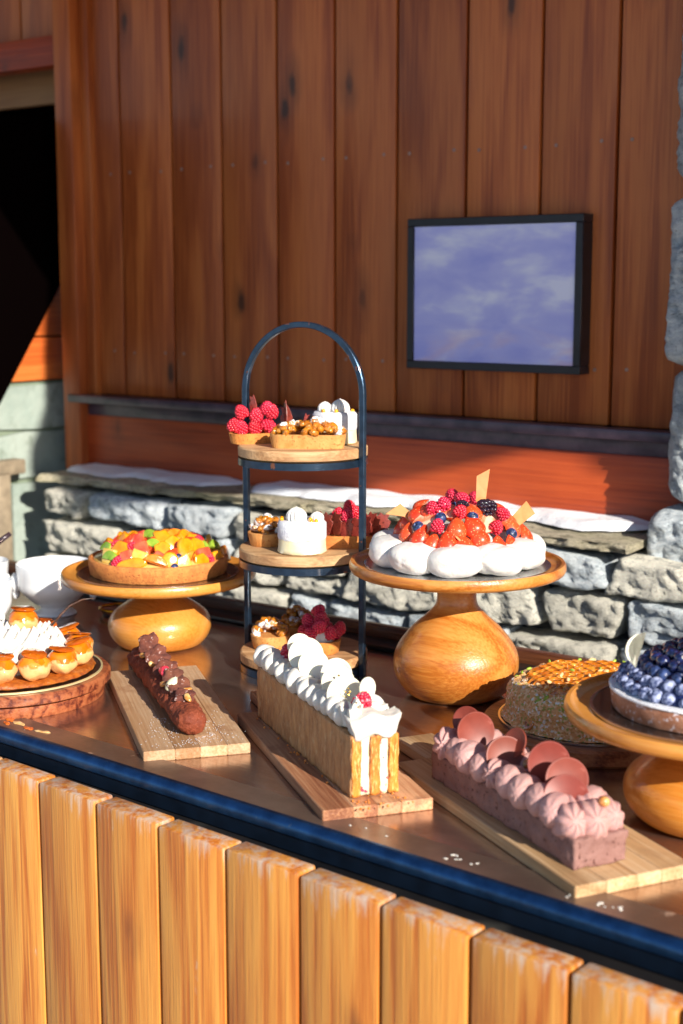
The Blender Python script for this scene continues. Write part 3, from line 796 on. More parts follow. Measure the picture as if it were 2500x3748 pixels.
part('cream_filling', MB().blob((0, 0, .03), (.066, .066, .034), sub=4, amp=.004, freq=30), 'cream', pv, ang=180)
dz = .03
S_L = [[-0.0415, -0.0787, 0.0262], [-0.011, -0.0897, 0.0232], [0.0124, -0.092, 0.0159], [0.0358, -0.0852, 0.0174], [-0.0103, -0.076, 0.0443], [-0.0139, -0.0548, 0.0603], [0.0415, -0.0692, 0.0396], [0.0592, -0.0509, 0.0427], [0.0671, -0.0308, 0.0472], [0.071, -0.0533, 0.0267], [0.0781, -0.0526, 0.0097], [0.0897, -0.0287, 0.01], [0.0939, 0.0009, 0.0113], [0.082, 0.0206, 0.0342], [0.0877, 0.0545, 0.016], [0.059, -0.0732, 0.0107], [0.0172, -0.0475, 0.0635], [0.0461, -0.0348, 0.0596], [0.0714, 0.0159, 0.0479], [-0.0319, -0.0594, 0.0528]]
cone_n = lambda p: Vector((p[0], p[1], p[2] * .9 + .015))
for i, p in enumerate(S_L):
    m_ = orient((p[0], p[1], p[2] + dz), cone_n(p), (0, 0, 1), U(-.45, .45), U(1.18, 1.4), -.001)
    if i in (4, 8, 16): m_ = m_ @ Matrix.Translation((.004, 0, 0)) @ Matrix.Rotation(pi + U(-.5, .5), 4, 'Z')      # pale cut side outwards
    P('strawberry', pv, m_)
for k in range(26):       # the far side of the pile
    a = U(R(20), R(235)); z = U(.0, .06); r_ = .092 * math.sqrt(max(.05, 1 - (z / .075) ** 2))
    p = (r_ * cos(a), r_ * sin(a), z)
    if Vector(p).dot(Vector((.53, -.85, 0))) > .045: continue
    P('strawberry', pv, orient((p[0], p[1], z + dz), cone_n(p), (0, 0, 1), U(-.4, .4), 1.25, .001))
for p in [[0.009, -0.0558, 0.0701], [0.0273, -0.0334, 0.0767], [0.0398, -0.0577, 0.0606], [0.0175, -0.0867, 0.0396], [0.0861, -0.0261, 0.0371], [-0.0052, -0.0659, 0.0638], [0.0785, 0.006, 0.0524], (-.03, .03, .07), (0, .05, .066)]:
    P('raspberry', pv, orient((p[0], p[1], p[2] + dz + .003), cone_n(p), (0, 0, 1), U(-.9, .9), 1.15, -.003))
for p in [[0.0151, -0.0755, 0.053], [-0.0191, -0.0876, 0.0368], [0.0574, -0.0484, 0.0548], [0.0952, 0.0092, 0.0243], [0.0762, -0.0645, 0.0045], (-.04, .05, .05)]:
    n_ = cone_n(p); P('blueberry', pv, Matrix.Translation((p[0], p[1], p[2] + dz + .002)) @ (n_ + Vector((U(-.03, .03), U(-.03, .03), .03))).to_track_quat('Z', 'Y').to_matrix().to_4x4() @ Matrix.Scale(1.35, 4))
for p, s_ in (([0.0637, -0.0158, 0.0626], 1.22), ([0.036, -0.0447, 0.068], .78)):
    P('blackberry', pv, orient((p[0], p[1], p[2] + dz + .005), cone_n(p), (.3, .3, 1), 1.2, s_, 0))
def shard(poly, th, mat, name='chocolate_shard', amp=0):
    m = MB().add(prism(poly, -th / 2, th / 2, .0004, 1)); m.v = [(z, x, y) for x, y, z in m.v]; return m.mesh(name, mat, 40)
vdir = Vector((.53, -.85, .2))
part('chocolate_shard', shard([(-.012, -.022), (.006, -.02), (.014, .018), (-.02, .034), (-.006, .0)], .0016, 'caramelchoc'), None, pv, orient((-.056, -.070, .084), (.75, -.6, .5), (-.7, -.35, .35), 0, .85))
part('chocolate_shard', shard([(-.010, -.03), (.010, -.03), (.014, .038), (-.012, .022)], .0016, 'caramelchoc'), None, pv, orient((.042, .004, .128), (.6, -.75, .1), (.05, .05, 1), 0, .8))
part('chocolate_shard', shard([(-.012, -.026), (.010, -.026), (.020, .016), (-.008, .026)], .0016, 'caramelchoc'), None, pv, orient((.086, .058, .082), (.5, -.8, .4), (.45, .35, .8), 0, .85))
part('chocolate_stick', MB().add(box(.0015, .003, .044, .0004, 1)), 'caramelchoc', pv, orient((.066, -.080, .046), (.6, -.8, .2), (-.55, -.45, .7), 0))
zm = MB()
for k in range(90):
    a = U(0, 2 * pi); rr = .104 + U(-.02, .018); zz = .0227 + .0275 * math.sqrt(max(0, 1 - ((rr - .104) / .042) ** 2)) - .001
    k_ = a * N / 2 / pi - .35; d = abs(k_ - round(k_)); zz *= math.sqrt(max(.2, 1 - (d * 1.55) ** 2))
    zm.blob((rr * cos(a), rr * sin(a), zz), (.0004, .0016, .0004), Euler((0, 0, U(0, 3))).to_matrix(), 1)
part('lime_zest', zm, 'green', pv)

# ------------------------------------------------------------ fruit tart
random.seed(41)
ZT = .93 + .146 - .0075 + .0005
cake_board('black card disc under the mixed fruit tart', 'blackboard', (-1.85, 1.905, ZT), .150, 'silverboard')
ft = thing('fruit_tart', 'round tart heaped with mango, kiwi, orange and red fruit', 'tart', (-1.85, 1.905, ZT + .0025))
def crust(r, h, mat, parent, th=.006, n=96, flare=.004, name='crust', amp=.0008, z_in=.004):
    m = MB().add(lathe([(.001, 0), (r - flare, 0), (r - flare + .001, .001), (r - .001, h * .6), (r, h - .002), (r - .002, h), (r - th + .001, h), (r - th, h - .002), (r - th - .001, h - z_in), (.001, h - z_in)], n))
    m.displace(amp, 90, 4, 2); return part(name, m, mat, parent, ang=60)
crust(.131, .031, 'crust', ft, .007)
part('pastry_cream', MB().add(lathe([(.001, .024), (.124, .024), (.12, .03), (.09, .04), (.05, .046), (.001, .047)], 64)), M('glazed_cream', 'd0a050', 'dcb46a', 60, rough=.3, coat=.6), ft, ang=180)
kinds = ['M', 'M', 'S', 'K', 'M', 'M', 'M', 'M', 'R', 'P', 'K', 'M', 'S', 'R', 'K', 'S', 'M', 'M', 'M', 'K', 'S', 'R', 'R', 'K', 'P', 'S', 'R', 'L', 'K', 'P', 'S', 'O', 'S', 'S', 'M', 'B', 'B', 'P', 'O', 'M', 'M']
pts = [[-0.0429, -0.0528, 0.0426], [-0.011, -0.0885, 0.0364], [-0.0122, -0.0466, 0.0464], [-0.0112, -0.0145, 0.0495], [0.0153, -0.0062, 0.0496], [0.0542, -0.0178, 0.0449], [0.0296, 0.0403, 0.0462], [0.0589, 0.0323, 0.0428], [0.0638, 0.0398, 0.0408], [0.0495, 0.0929, 0.0303], [0.0837, 0.0657, 0.0287], [0.0836, 0.0945, 0.0125], [0.0618, 0.0205, 0.0433], [0.0736, -0.0155, 0.0408], [0.0385, -0.0553, 0.0427], [0.0288, -0.0432, 0.0458], [0.0596, -0.0506, 0.04], [0.084, -0.0163, 0.0376], [0.0889, 0.0059, 0.0364], [0.0917, 0.022, 0.0344], [0.1077, 0.0085, 0.0278], [0.112, 0.0151, 0.0193], [0.0057, -0.0768, 0.0403], [-0.0489, -0.0896, 0.031], [-0.0236, -0.1062, 0.0274], [0.0203, -0.1018, 0.0301], [0.007, -0.1136, 0.0184], [0.0374, -0.1082, 0.0182], [-0.017, -0.1108, 0.0209], [0.0416, -0.0952, 0.03], [0.0282, -0.0733, 0.0398], [0.0774, -0.088, 0.0203], [0.0759, -0.0761, 0.0281], [0.0831, -0.0488, 0.0335], [0.0932, -0.0671, 0.0208], [0.0951, -0.0472, 0.0288], [0.103, -0.0651, 0.0142], [0.1078, -0.0467, 0.0191], [0.111, -0.0303, 0.02], [0.1149, -0.0074, 0.0171], [0.1118, 0.0413, 0.0151]]
for k in range(34):
    a = U(R(30), R(250)); q = U(.03, .108); pts.append([q * cos(a), q * sin(a), .05 * math.sqrt(max(.02, 1 - (q / .131) ** 2))]); kinds.append(random.choice('MMMMSKROPM'))
KM = dict(M='mango', S='redcube', K='kiwi', R='raspberry', P='pineapple', O='orange', B='blueberry', L='mango_long')
for kd, p in zip(kinds, pts):
    if kd == 'S' and rnd() < .5: kk = 'strawberry'
    else: kk = KM[kd]
    n_ = Vector((p[0] * .9, p[1] * .9, .045 + U(-.015, .03))) + Vector((.02, -.03, 0))
    sc_ = {'mango': 1.0, 'kiwi': 1.0, 'strawberry': .8, 'raspberry': 1.05}.get(kk, 1.0)
    P(kk, ft, orient((p[0], p[1], p[2] + .015), n_, (U(-.5, .5), U(-.5, .5), 1), U(-.6, .6), sc_ * U(1.1, 1.35), .001), label={'redcube': None}.get(kk))

# ------------------------------------------------------------ tiered stand
random.seed(51)
T = Vector((-1.53, 1.94, .93))
th_ = math.atan2(.016, .125)
ts = thing('tiered_stand', 'three tier blue black iron stand with arched handle', 'tiered stand', T, th_)
def bar(path, w_, d_):      # rectangular bar swept in the XZ plane
    vs = []; fs = []; L = len(path)
    for i, (x, z) in enumerate(path):
        a = path[max(i - 1, 0)]; b = path[min(i + 1, L - 1)]
        tx, tz = b[0] - a[0], b[1] - a[1]; l_ = math.hypot(tx, tz); nx, nz = -tz / l_, tx / l_
        bv = .0012
        for (u, v) in ((-w_ / 2, -d_ / 2 + bv), (-w_ / 2 + bv, -d_ / 2), (w_ / 2 - bv, -d_ / 2), (w_ / 2, -d_ / 2 + bv), (w_ / 2, d_ / 2 - bv), (w_ / 2 - bv, d_ / 2), (-w_ / 2 + bv, d_ / 2), (-w_ / 2, d_ / 2 - bv)):
            vs.append((x + nx * u, v, z + nz * u))
    n = 8
    for i in range(L - 1):
        for k in range(n): fs.append((i * n + k, i * n + (k + 1) % n, (i + 1) * n + (k + 1) % n, (i + 1) * n + k))
    fs.append(tuple(range(n))); fs.append(tuple((L - 1) * n + k for k in range(n - 1, -1, -1)))
    return vs, fs
RA = .1185; zs_ = .607 - RA
path = [(RA, zs_ - .06 * k) for k in range(8, 0, -1)] + [(RA * cos(a), zs_ + RA * sin(a)) for a in [pi * k / 40 for k in range(41)]] + [(-RA, zs_ - .06 * k) for k in range(1, 9)]
path[0] = (RA, .0005); path[-1] = (-RA, .0005)
part('arch_frame', MB().add(bar(path, .0105, .010)), 'iron', ts, ang=25)
for z, d in ((.0005, 'bottom'), (.188, 'm'), (.367, 't')):
    m = MB().add(lathe([(.107, z), (.1135, z), (.1135, z + .012), (.107, z + .012), (.107, z)], 96))
    part('shelf_ring', m, 'iron', ts, ang=25)
tops = []
for zt, lab in ((.0165 + .93 - .93, 'bottom'), (.203, 'middle'), (.382, 'top')):
    t = thing('wooden_shelf_disc', 'round worn maple board on the %s ring of the tiered stand' % lab, 'board', T + Vector((0, 0, zt - .0035)), U(0, 3), 'round boards on the tiered stand')
    r_ = .113
    part('disc', MB().add(lathe([(.001, 0), (r_ - .009, 0), (r_ - .006, .0035), (r_, .004), (r_ + .0005, .018), (r_ - .002, .0205), (.001, .0205)], 96), tone=rnd()), 'disc', t)
    tops.append(zt + .0172)
print('tops', tops)
def tartlet(label, loc, r, h, mat='crust_pale', name='walnut_tartlet', cat='tartlet'):
    t = thing(name, label, cat, loc, U(0, 3))
    m = MB().add(lathe([(.001, 0), (r - .005, 0), (r - .004, .001), (r - .001, h * .7), (r, h - .001), (r - .0015, h), (r - .004, h), (r - .005, h - .003), (.001, h - .003)], 64, lambda th, z, i: 1 + .008 * sin(24 * th)))
    m.displace(.0006, 120, 3, 1); part('crust', m, mat, t, ang=60); return t
def boat(label, loc, rz, L, W, h, name, mat='crust_pale'):
    t = thing(name, label, 'tartlet', loc, rz)
    def st(off, k=36):
        a, b = L / 2 - W / 2, W / 2 - off; o = []
        for i in range(k):
            q = 2 * pi * i / k; o.append(((a if cos(q) > 0 else -a) + b * cos(q) * 1.0, b * sin(q)))
        return o
    A, B, C_, D_ = st(.004), st(0), st(.004), st(.005)
    vs = [(x, y, 0) for x, y in A] + [(x, y, h) for x, y in B] + [(x, y, h) for x, y in C_] + [(x, y, h - .004) for x, y in D_]
    k = 36; fs = [tuple(range(k - 1, -1, -1)), tuple(3 * k + i for i in range(k))]
    for l in range(3):
        for i in range(k): fs.append((l * k + i, l * k + (i + 1) % k, (l + 1) * k + (i + 1) % k, (l + 1) * k + i))
    b = bmesh.new(); vv = [b.verts.new(v) for v in vs]
    for f in fs: b.faces.new([vv[i] for i in f])
    bmesh.ops.subdivide_edges(b, edges=b.edges[:], cuts=2, use_grid_fill=True); b.verts.index_update()
    m = MB().add(([tuple(v.co) for v in b.verts], [tuple(v.index for v in f.verts) for f in b.faces])); b.free()
    m.displace(.0008, 110, 3, 4); part('crust', m, mat, t, ang=60); return t
def pile(t, n, rx, ry, z0, zh, sugar=.3, kind='walnut', s_=1.0):
    for i in range(n):
        a = U(0, 2 * pi); q = math.sqrt(rnd()); z = z0 + zh * (1 - q ** 2) * U(.75, 1.05)
        k = kind + ('_sugar' if rnd() < sugar else '')
        P(k, t, Matrix.Translation((rx * q * cos(a), ry * q * sin(a), z)) @ Euler((U(-.7, .7), U(-.7, .7), U(0, 6.3))).to_matrix().to_4x4() @ Matrix.Scale(s_, 4), name='walnut_half')
tz0, tz1, tz2 = T.z + tops[0], T.z + tops[1], T.z + tops[2]
# top tier
t = boat('golden boat tartlet heaped with glazed walnuts on the top tier', (T.x + .036, T.y - .032, tz2), R(30), .132, .046, .024, 'walnut_tartlet', 'crust_pale')
pile(t, 44, .058, .017, .028, .018, .25)
t = boat('raspberry boat tartlet with chocolate shards on the top tier', (T.x - .088, T.y - .018, tz2), R(62), .105, .052, .018, 'raspberry_tartlet', 'crust')
rt = t
# world-space offsets relative to the tier centre for its fruit
def wrel(parent, off): return parent.matrix_world.inverted() @ Vector(off)
bpy.context.view_layer.update()
for p in [[-0.1306, -0.0028, 0.0494], [-0.1097, 0.0128, 0.0439], [-0.0947, 0.024, 0.057], [-0.1414, -0.0108, 0.0264], [-0.1309, -0.003, 0.022], [-0.1116, 0.0114, 0.022], [-0.094, 0.0245, 0.0264], [-0.0877, 0.0292, 0.0505], (-.12, .02, .022), (-.10, .035, .024)]:
    q = Vector((T.x + p[0] + .022, T.y + p[1] - .034, tz2 + p[2] + .004)); q = rt.matrix_world.inverted() @ q
    P('raspberry', rt, Matrix.Translation(q) @ Euler((U(-.6, .6), U(-.6, .6), U(0, 6))).to_matrix().to_4x4() @ Matrix.Scale(1.25, 4))
def jag(w_, h_):
    return [(-w_ * .35, -h_ / 2), (w_ * .3, -h_ / 2), (w_ * .55, h_ * .1), (w_ * .35, h_ * .2), (w_ * .5, h_ * .42), (w_ * .1, h_ * .38), (-w_ * .05, h_ * .5), (-w_ * .3, h_ * .3), (-w_ * .5, h_ * .05)]
for (dx, dy, dz_, a, s_) in ((-.092, -.024, .064, .4, .8), (-.048, .012, .045, -.2, 1.15), (-.052, .02, .040, .9, 1.0)):
    q = rt.matrix_world.inverted() @ Vector((T.x + dx, T.y + dy, tz2 + dz_))
    part('chocolate_shard', shard([(x * s_, y * s_) for x, y in jag(.022, .052)], .0016, 'redshard'), None, rt, Matrix.Translation(q) @ Matrix.Rotation(a, 4, 'Z'))
def white_cake(label, loc, r, h, kisses):
    t = thing('white_cream_cake', label, 'cake', loc)
    m = MB().add(lathe([(.001, 0), (r - .002, 0), (r + .002, .002), (r + .001, .008), (r, h * .5), (r, h - .004), (r - .003, h), (.001, h)], 72), tone=.0)
    m.displace(.0009, 70, 3, 6); part('cake', m, 'ivory', t, ang=70)
    m = MB().add(lathe([(.001, h + .0012), (r - .003, h + .0012), (r + .0014, h - .004), (r + .0014, h * .5), (r + .0004, h * .44)], 72, lambda th, z, i: 1 + (.0 if i < 3 else 0)))
    m.displace(.0008, 90, 3, 9); part('sugar_coat', m, 'sugar', t, ang=70)
    for (x, y, rr, hh) in kisses:
        part('meringue_kiss', kiss(rr, hh, 14, .30, 1.2, 'meringue', 96, name='meringue_kiss'), None, t, (x, y, h + .001))
    return t
wc = white_cake('small white cream cake behind the walnut tartlet on the top tier', (T.x + .028, T.y + .055, tz2), .038, .055, [(-.012, -.012, .012, .018), (.012, .0, .0155, .023)])
wc2 = white_cake('white cream cake with meringue kisses at the front of the middle tier', (T.x + .035, T.y - .048, tz1), .0405, .055, [(-.004, -.010, .0165, .024), (.022, .014, .011, .015)])
for t, L_ in ((wc2, [(-.022, -.028), (.030, -.012), (.034, -.004), (.020, -.002), (-.028, -.02)]), (wc, [(-.002, -.03), (.02, -.022), (.03, .012)])):
    for x, y in L_: part('apricot_bead', MB().blob((0, 0, 0), .0038, sub=2), M('apricot_bead', 'e8a010', rough=.15, coat=1), t, (x, y, .0585 if abs(x) < .03 else .0575))
part('chocolate_shard', shard(jag(.014, .045), .0015, 'redshard'), None, wc, Matrix.Translation((-.048, -.02, .03)) @ Matrix.Rotation(-.5, 4, 'Z'))
# middle tier
t = tartlet('walnut tartlet at the left of the middle tier', (T.x - .058, T.y - .030, tz1), .034, .024); pile(t, 22, .026, .026, .026, .022, .45, s_=.95)
t = boat('raspberry tartlet fenced with dark chocolate shards on the middle tier', (T.x + .073, T.y + .042, tz1), R(38), .125, .046, .022, 'raspberry_chocolate_tartlet', 'crust')
bpy.context.view_layer.update()
for k in range(13):
    dx = -.052 + .0088 * k; q = (dx, U(-.017, -.004) if k % 2 else U(.0, .014), .040 + U(-.004, .006))
    part('chocolate_shard', shard([(x * U(.9, 1.25), y * U(.9, 1.1)) for x, y in jag(.026, .040)], .0016, 'redshard'), None, t, Matrix.Translation(q) @ Matrix.Rotation(R(-115) + U(-.6, .6), 4, 'Z') @ Matrix.Rotation(U(-.2, .2), 4, 'Y'))
for p in [(-.002, .004, .069), (.012, .006, .058), (-.022, .006, .056), (-.006, -.004, .056), (.0, .012, .055)]:
    P('raspberry', t, Matrix.Translation(p) @ Euler((U(-.4, .4), U(-.4, .4), U(0, 6))).to_matrix().to_4x4() @ Matrix.Scale(1.2, 4))
# bottom tier
t = tartlet('walnut tartlet with sugared walnuts at the left of the bottom tier', (T.x - .052, T.y - .030, tz0), .035, .026); pile(t, 26, .027, .027, .028, .022, .4)
t = tartlet('dark walnut tartlet at the back of the bottom tier', (T.x - .058, T.y + .058, tz0), .036, .026, 'crust'); pile(t, 24, .027, .027, .028, .026, .05)
t = tartlet('raspberry tartlet behind the mille-feuille on the bottom tier', (T.x + .038, T.y + .0, tz0), .036, .024, 'crust', 'raspberry_tartlet')
bpy.context.view_layer.update()
for p in [[0.0244, 0.0107, 0.0644], [0.0117, 0.0005, 0.0440], [0.0321, 0.0149, 0.0438], [0.0517, 0.0201, 0.0261], [0.0227, 0.0055, 0.0283], [0.0066, 0.0025, 0.047], [0.056, 0.0306, 0.0345], (.03, -.018, .03), (.045, -.012, .044), (.02, .025, .045), (.03, .03, .03), (.012, -.015, .03), (.035, .004, .055), (.058, -.0, .032)]:
    q = t.matrix_world.inverted() @ Vector((T.x + p[0] + .004, T.y + p[1] - .004, tz0 + p[2] + .006))
    P('raspberry', t, Matrix.Translation(q) @ Euler((U(-.7, .7), U(-.7, .7), U(0, 6))).to_matrix().to_4x4() @ Matrix.Scale(1.2, 4))
part('cream_filling', MB().blob((0, 0, .026), (.026, .026, .024), sub=3), 'cream', t, ang=180)

# ------------------------------------------------------------ mille-feuille
random.seed(61)
ZB = .9465
mf = thing('mille_feuille', 'long mille-feuille topped with white cream, white chocolate discs and raspberries', 'cake', (-1.0254, 1.4475, ZB), R(148.4))
L = .384; H = .082
ys = [(-.0330, -.0200, 'p'), (-.0200, -.0075, 'c'), (-.0075, .0065, 'p'), (.0065, .0195, 'c'), (.0195, .0330, 'p')]
for i, (a, b, k) in enumerate(ys):
    if k == 'p':
        m = MB().add(gbox(L, b - a, H, 90, 4, 20, (L / 2, (a + b) / 2, H / 2)))
        m.displace(.0022, 60, 5, i, (1.4, .8, .7)); m.displace(.0012, 230, 3, i + 3)
        o = part('puff_pastry_layer', m, 'pastry', mf, ang=180)
        m2 = MB().add(gbox(.003, b - a - .001, H - .003, 2, 6, 30, (-.0008, (a + b) / 2, H / 2))); m2.displace(.0022, 140, 4, i, (1, 1, .3))
        part('cut_end', m2, 'pastry_cut', o, ang=180)
    else:
        m = MB().add(gbox(L - .004, b - a + .002, H - .002, 30, 3, 16, (L / 2, (a + b) / 2, H / 2)))
        m.displace(.002, 90, 3, i); part('custard_layer', m, 'custard', mf, ang=180)
def petal(w_, l_, h_, mat, name='piped_cream', ribs=0, amp=.0):
    m = MB().blob((0, 0, 0), (w_, l_, h_), sub=4, fn=lambda p: (1 - .34 * p.y) * (1 + .03 * sin(5 * p.x + 4 * p.y)), amp=amp, freq=55); m.v = [(x, y, z + .35 * h_ * (y / l_) ** 2 * (1 if y > 0 else -.3)) for x, y, z in m.v]
    return m.mesh(name, mat, 180)
pm = [petal(.0132, .022, .017, 'cream', ribs=0, amp=.0022) for _ in range(3)]
for k in range(14):
    x = .050 + k * .0245
    for sgn in (-1, 1):
        o = part('piped_cream', random.choice(pm), None, mf, Matrix.Translation((x + (0 if sgn < 0 else .01), sgn * .0145, H + .010)) @ Matrix.Rotation(.55 * sgn + U(-.2, .2), 4, 'Z') @ Matrix.Rotation(R(-32) * -sgn + U(-.15, .15), 4, 'X') @ Matrix.Rotation(0 if sgn < 0 else pi, 4, 'Z') @ Matrix.Scale(U(.88, 1.15), 4))
def ribbon(w_, l_, h_, seed):
    m = MB().add(gbox(w_, l_, h_, 14, 20, 8)); m.v = [(x * (1 - .25 * (z / h_ + .5)), y * (1 + .12 * sin(z / h_ * 3)), z + .004 * sin(y / l_ * 9 + seed)) for x, y, z in m.v]
    m.displace(.002, 70, 3, seed); return m
m = ribbon(.030, .064, .026, 1); part('cream_ribbon', m, 'cream', mf, Matrix.Translation((.008, 0, H + .014)) @ Matrix.Rotation(R(-8), 4, 'Y'), ang=180)
m = ribbon(.016, .060, .026, 2); part('cream_ribbon', m, 'cream', mf, Matrix.Translation((.034, .002, H + .018)) @ Matrix.Rotation(R(12), 4, 'Y'), ang=180)
for (x, y, z) in ((.020, .018, H + .030), (.010, .024, H + .028), (.03, .006, H + .032)):
    part('cream_curl', ribbon(.010, .016, .020, x * 99), 'cream', mf, (x, y, z), ang=180)
def disc(r, th=.0022, mat='whitechoc'):
    m = MB().add(lathe([(.001, 0), (r - .0006, 0), (r, .0006), (r, th - .0006), (r - .0006, th), (r - .0022, th), (r - .0028, th - .0003), (.001, th - .0003)], 64)); m.v = [(z, x, y) for x, y, z in m.v]
    return m.mesh('chocolate_disc', mat, 35)
wd_ = {r: disc(r) for r in (.015, .018, .022, .023, .026)}
cdir = (.60, -.72, .38)     # towards viewer and sun
loc_dir = lambda d, rz: Matrix.Rotation(-rz, 3, 'Z') @ Vector(d)
for (x, z, r, dy, nv) in ((.283, .135, .018, 0, (.6, -.8, .25)), (.250, .1288, .026, .002, (.45, -.85, .3)), (.2137, .1236, .022, .004, (.65, -.75, .2)), (.160, .122, .023, -.010, (.3, -.85, .25)), (.1245, .1213, .023, .002, (.6, -.75, .2)), (.0892, .1137, .026, .006, (.8, -.55, .2)), (.055, .130, .016 - .001, -.012, (.95, -.15, .1))):
    n_ = loc_dir(nv, R(148.4)); part('chocolate_disc', wd_[r], None, mf, orient((x, dy, z - .002), n_, (0, 0, 1)))
for (x, z, y) in ((.318, .1173, .004), (.2299, .1055, .016), (.0286, .1211, .006), (.1396, .098, .016), (.18, .11, -.014)):
    P('raspberry_sugar', mf, Matrix.Translation((x, y, z - .004)) @ Euler((U(-.5, .5), U(-.3, .3), 0)).to_matrix().to_4x4() @ Matrix.Scale(1.35, 4), name='raspberry')
gm = MB()
for (x, y, z) in ((.1185, .007, .131), (.118, .005, .127), (.080, .008, .116), (.081, .008, .121), (.02, .02, .12)):
    for q in range(3): gm.blob((x + U(-.002, .002) - .006, y + U(-.003, .003), z + U(-.003, .003)), (.0016, .0012, .0012), sub=1, amp=.0006, freq=500)
part('gold_flake', gm, 'gold', mf)
cr = MB()
for k in range(26): cr.blob((U(-.045, .0), U(-.04, .04), .001), (U(.0008, .002),) * 3, sub=1, amp=.0005, freq=400)
for k in range(20): cr.blob((U(.0, .38), .036 + abs(random.gauss(0, .004)), .001), (U(.0008, .002),) * 3, sub=1, amp=.0005, freq=400)
part('crumbs', cr, 'pastry_cut', mf)['kind'] = 'stuff'

# ------------------------------------------------------------ chocolate log
random.seed(71)
lg = thing('chocolate_log', 'long cocoa dusted chocolate log decorated with shortbread shards and nuts', 'cake', (-1.3708 - .005, 1.4821 + .004, ZB), R(145.7))
L = .425; prof = []; n = 200
vs = []; fs = []; K = 64
for i in range(n + 1):
    t = i / n; e = math.sqrt(max(0, 1 - (1 - min(1, t * L / .022)) ** 2)) * math.sqrt(max(0, 1 - (1 - min(1, (1 - t) * L / .022)) ** 2))
    e = max(e, .02)
    for k in range(K):
        a = 2 * pi * k / K; vs.append((t * L, .0235 * e * cos(a), .020 + .0198 * e * sin(a)))
for i in range(n):
    for k in range(K): fs.append((i * K + k, i * K + (k + 1) % K, (i + 1) * K + (k + 1) % K, (i + 1) * K + k))
fs.append(tuple(range(K))); fs.append(tuple(n * K + k for k in range(K - 1, -1, -1)))
m = MB().add((vs, fs)); m.displace(.0034, 42, 4, 2); m.displace(.0018, 170, 4, 5); m.v = [(x, y, max(z, .0)) for x, y, z in m.v]
part('log_body', m, 'cocoa', lg, ang=180)
def cook(s_):
    m = MB().blob((0, 0, 0), (.0036, .0170 * s_, .0165 * s_), sub=4, amp=.0035, freq=75, fn=lambda p: 1 + .13 * sin(4 * math.atan2(p.z, p.y) + s_ * 9) + .06 * sin(7 * math.atan2(p.z, p.y))); m.displace(.0010, 260, 3, s_ * 5)
    return m.mesh('cocoa_shard', 'cookie', 180)
ck = [cook(.95), cook(1.1), cook(1.2)]
for (x, z, nv, i) in ((.352, .058, (.4, -.9, .4), 1), (.275, .054, (.4, -.8, .7), 2), (.214, .050, (.5, -.7, .8), 1), (.163, .048, (.5, -.7, .8), 0), (.115, .046, (.5, -.6, .9), 1), (.072, .044, (.3, -.4, 1.2), 0)):
    part('cocoa_shard', ck[i], None, lg, orient((x, -.002, z), loc_dir(nv, R(145.7)), (U(-.3, .3), U(-.3, .3), 1), U(-1, 1)))
kz = kiss(.0125, .023, 6, .05, 1, 'ivory', name='meringue_kiss')
part('meringue_kiss', kz, None, lg, Matrix.Translation((.288, .004, .042)) @ Matrix.Rotation(.3, 4, 'X')); part('meringue_kiss', kz, None, lg, Matrix.Translation((.126, .006, .037)) @ Matrix.Rotation(.25, 4, 'X'))
part('pink_petal', MB().blob((0, 0, 0), (.012, .009, .009), sub=3, amp=.003, freq=90), 'rose', lg, (.188, .005, .052), ang=180)
for p in ((.333, .012, .042), (.19, -.012, .040), (.262, .010, .045), (.157, .014, .040), (.100, -.011, .044), (.055, -.002, .045), (.268, -.016, .042)):
    P('nutchip', lg, Matrix.Translation(p) @ Euler((U(0, 3), U(0, 3), U(0, 3))).to_matrix().to_4x4() @ Matrix.Scale(1.15, 4))
sg = MB()
for k in range(420):
    x = U(-.035, .12); y = -.0 + random.gauss(0, .028)
    if x > .0 and abs(y) < .02: continue
    sg.blob((x, y, .0006), (U(.0004, .0011), U(.0004, .0011), .0004), sub=1)
part('icing_sugar_dust', sg, 'sugar', lg)['kind'] = 'stuff'

# ------------------------------------------------------------ mousse cake
random.seed(81)
ms = thing('mousse_cake', 'long pink brown mousse cake with piped cream and dark chocolate discs', 'cake', (-.6858, 1.416, ZB), R(150.9))
L = .346; H = .036
m = MB().add(gbox(L, .072, H, 80, 18, 12, (L / 2, 0, H / 2))); m.displace(.0030, 45, 4, 3); m.displace(.0014, 190, 3, 8); m.v = [(x, y, max(z, .0)) for x, y, z in m.v]
part('mousse_block', m, 'mousse', ms, ang=180)
def quenelle(w_, l_, h_, ribs):
    m = MB().blob((0, 0, 0), (w_, l_, h_), sub=5, fn=lambda p: (1 - .42 * p.y) * (1 + (.075 if ribs else .018) * sin(16 * math.atan2(p.z, p.x) * .5 + 3 * p.y)), amp=.0010, freq=60); m.v = [(x, y, z + .30 * h_ * (y / l_) ** 2 * (1 if y > 0 else -.3)) for x, y, z in m.v]; return m.mesh('piped_cream', 'pinkcream', 180)
q0 = [quenelle(.0180, .025, .0190, False) for _ in range(2)]; q1 = [quenelle(.016, .024, .019, True)]
for k in range(9):
    x = .052 + k * .0335
    for sgn in (-1, 1):
        me = random.choice(q1 if (k in (8, 4)) else q0)
        part('piped_cream', me, None, ms, Matrix.Translation((x + (0 if sgn < 0 else .008), sgn * .0175, H + .011)) @ Matrix.Rotation(.65 + U(-.15, .15), 4, 'Z') @ Matrix.Rotation(R(-26) * -sgn + U(-.1, .1), 4, 'X') @ Matrix.Rotation(0 if sgn < 0 else pi, 4, 'Z') @ Matrix.Scale(U(.9, 1.12), 4))
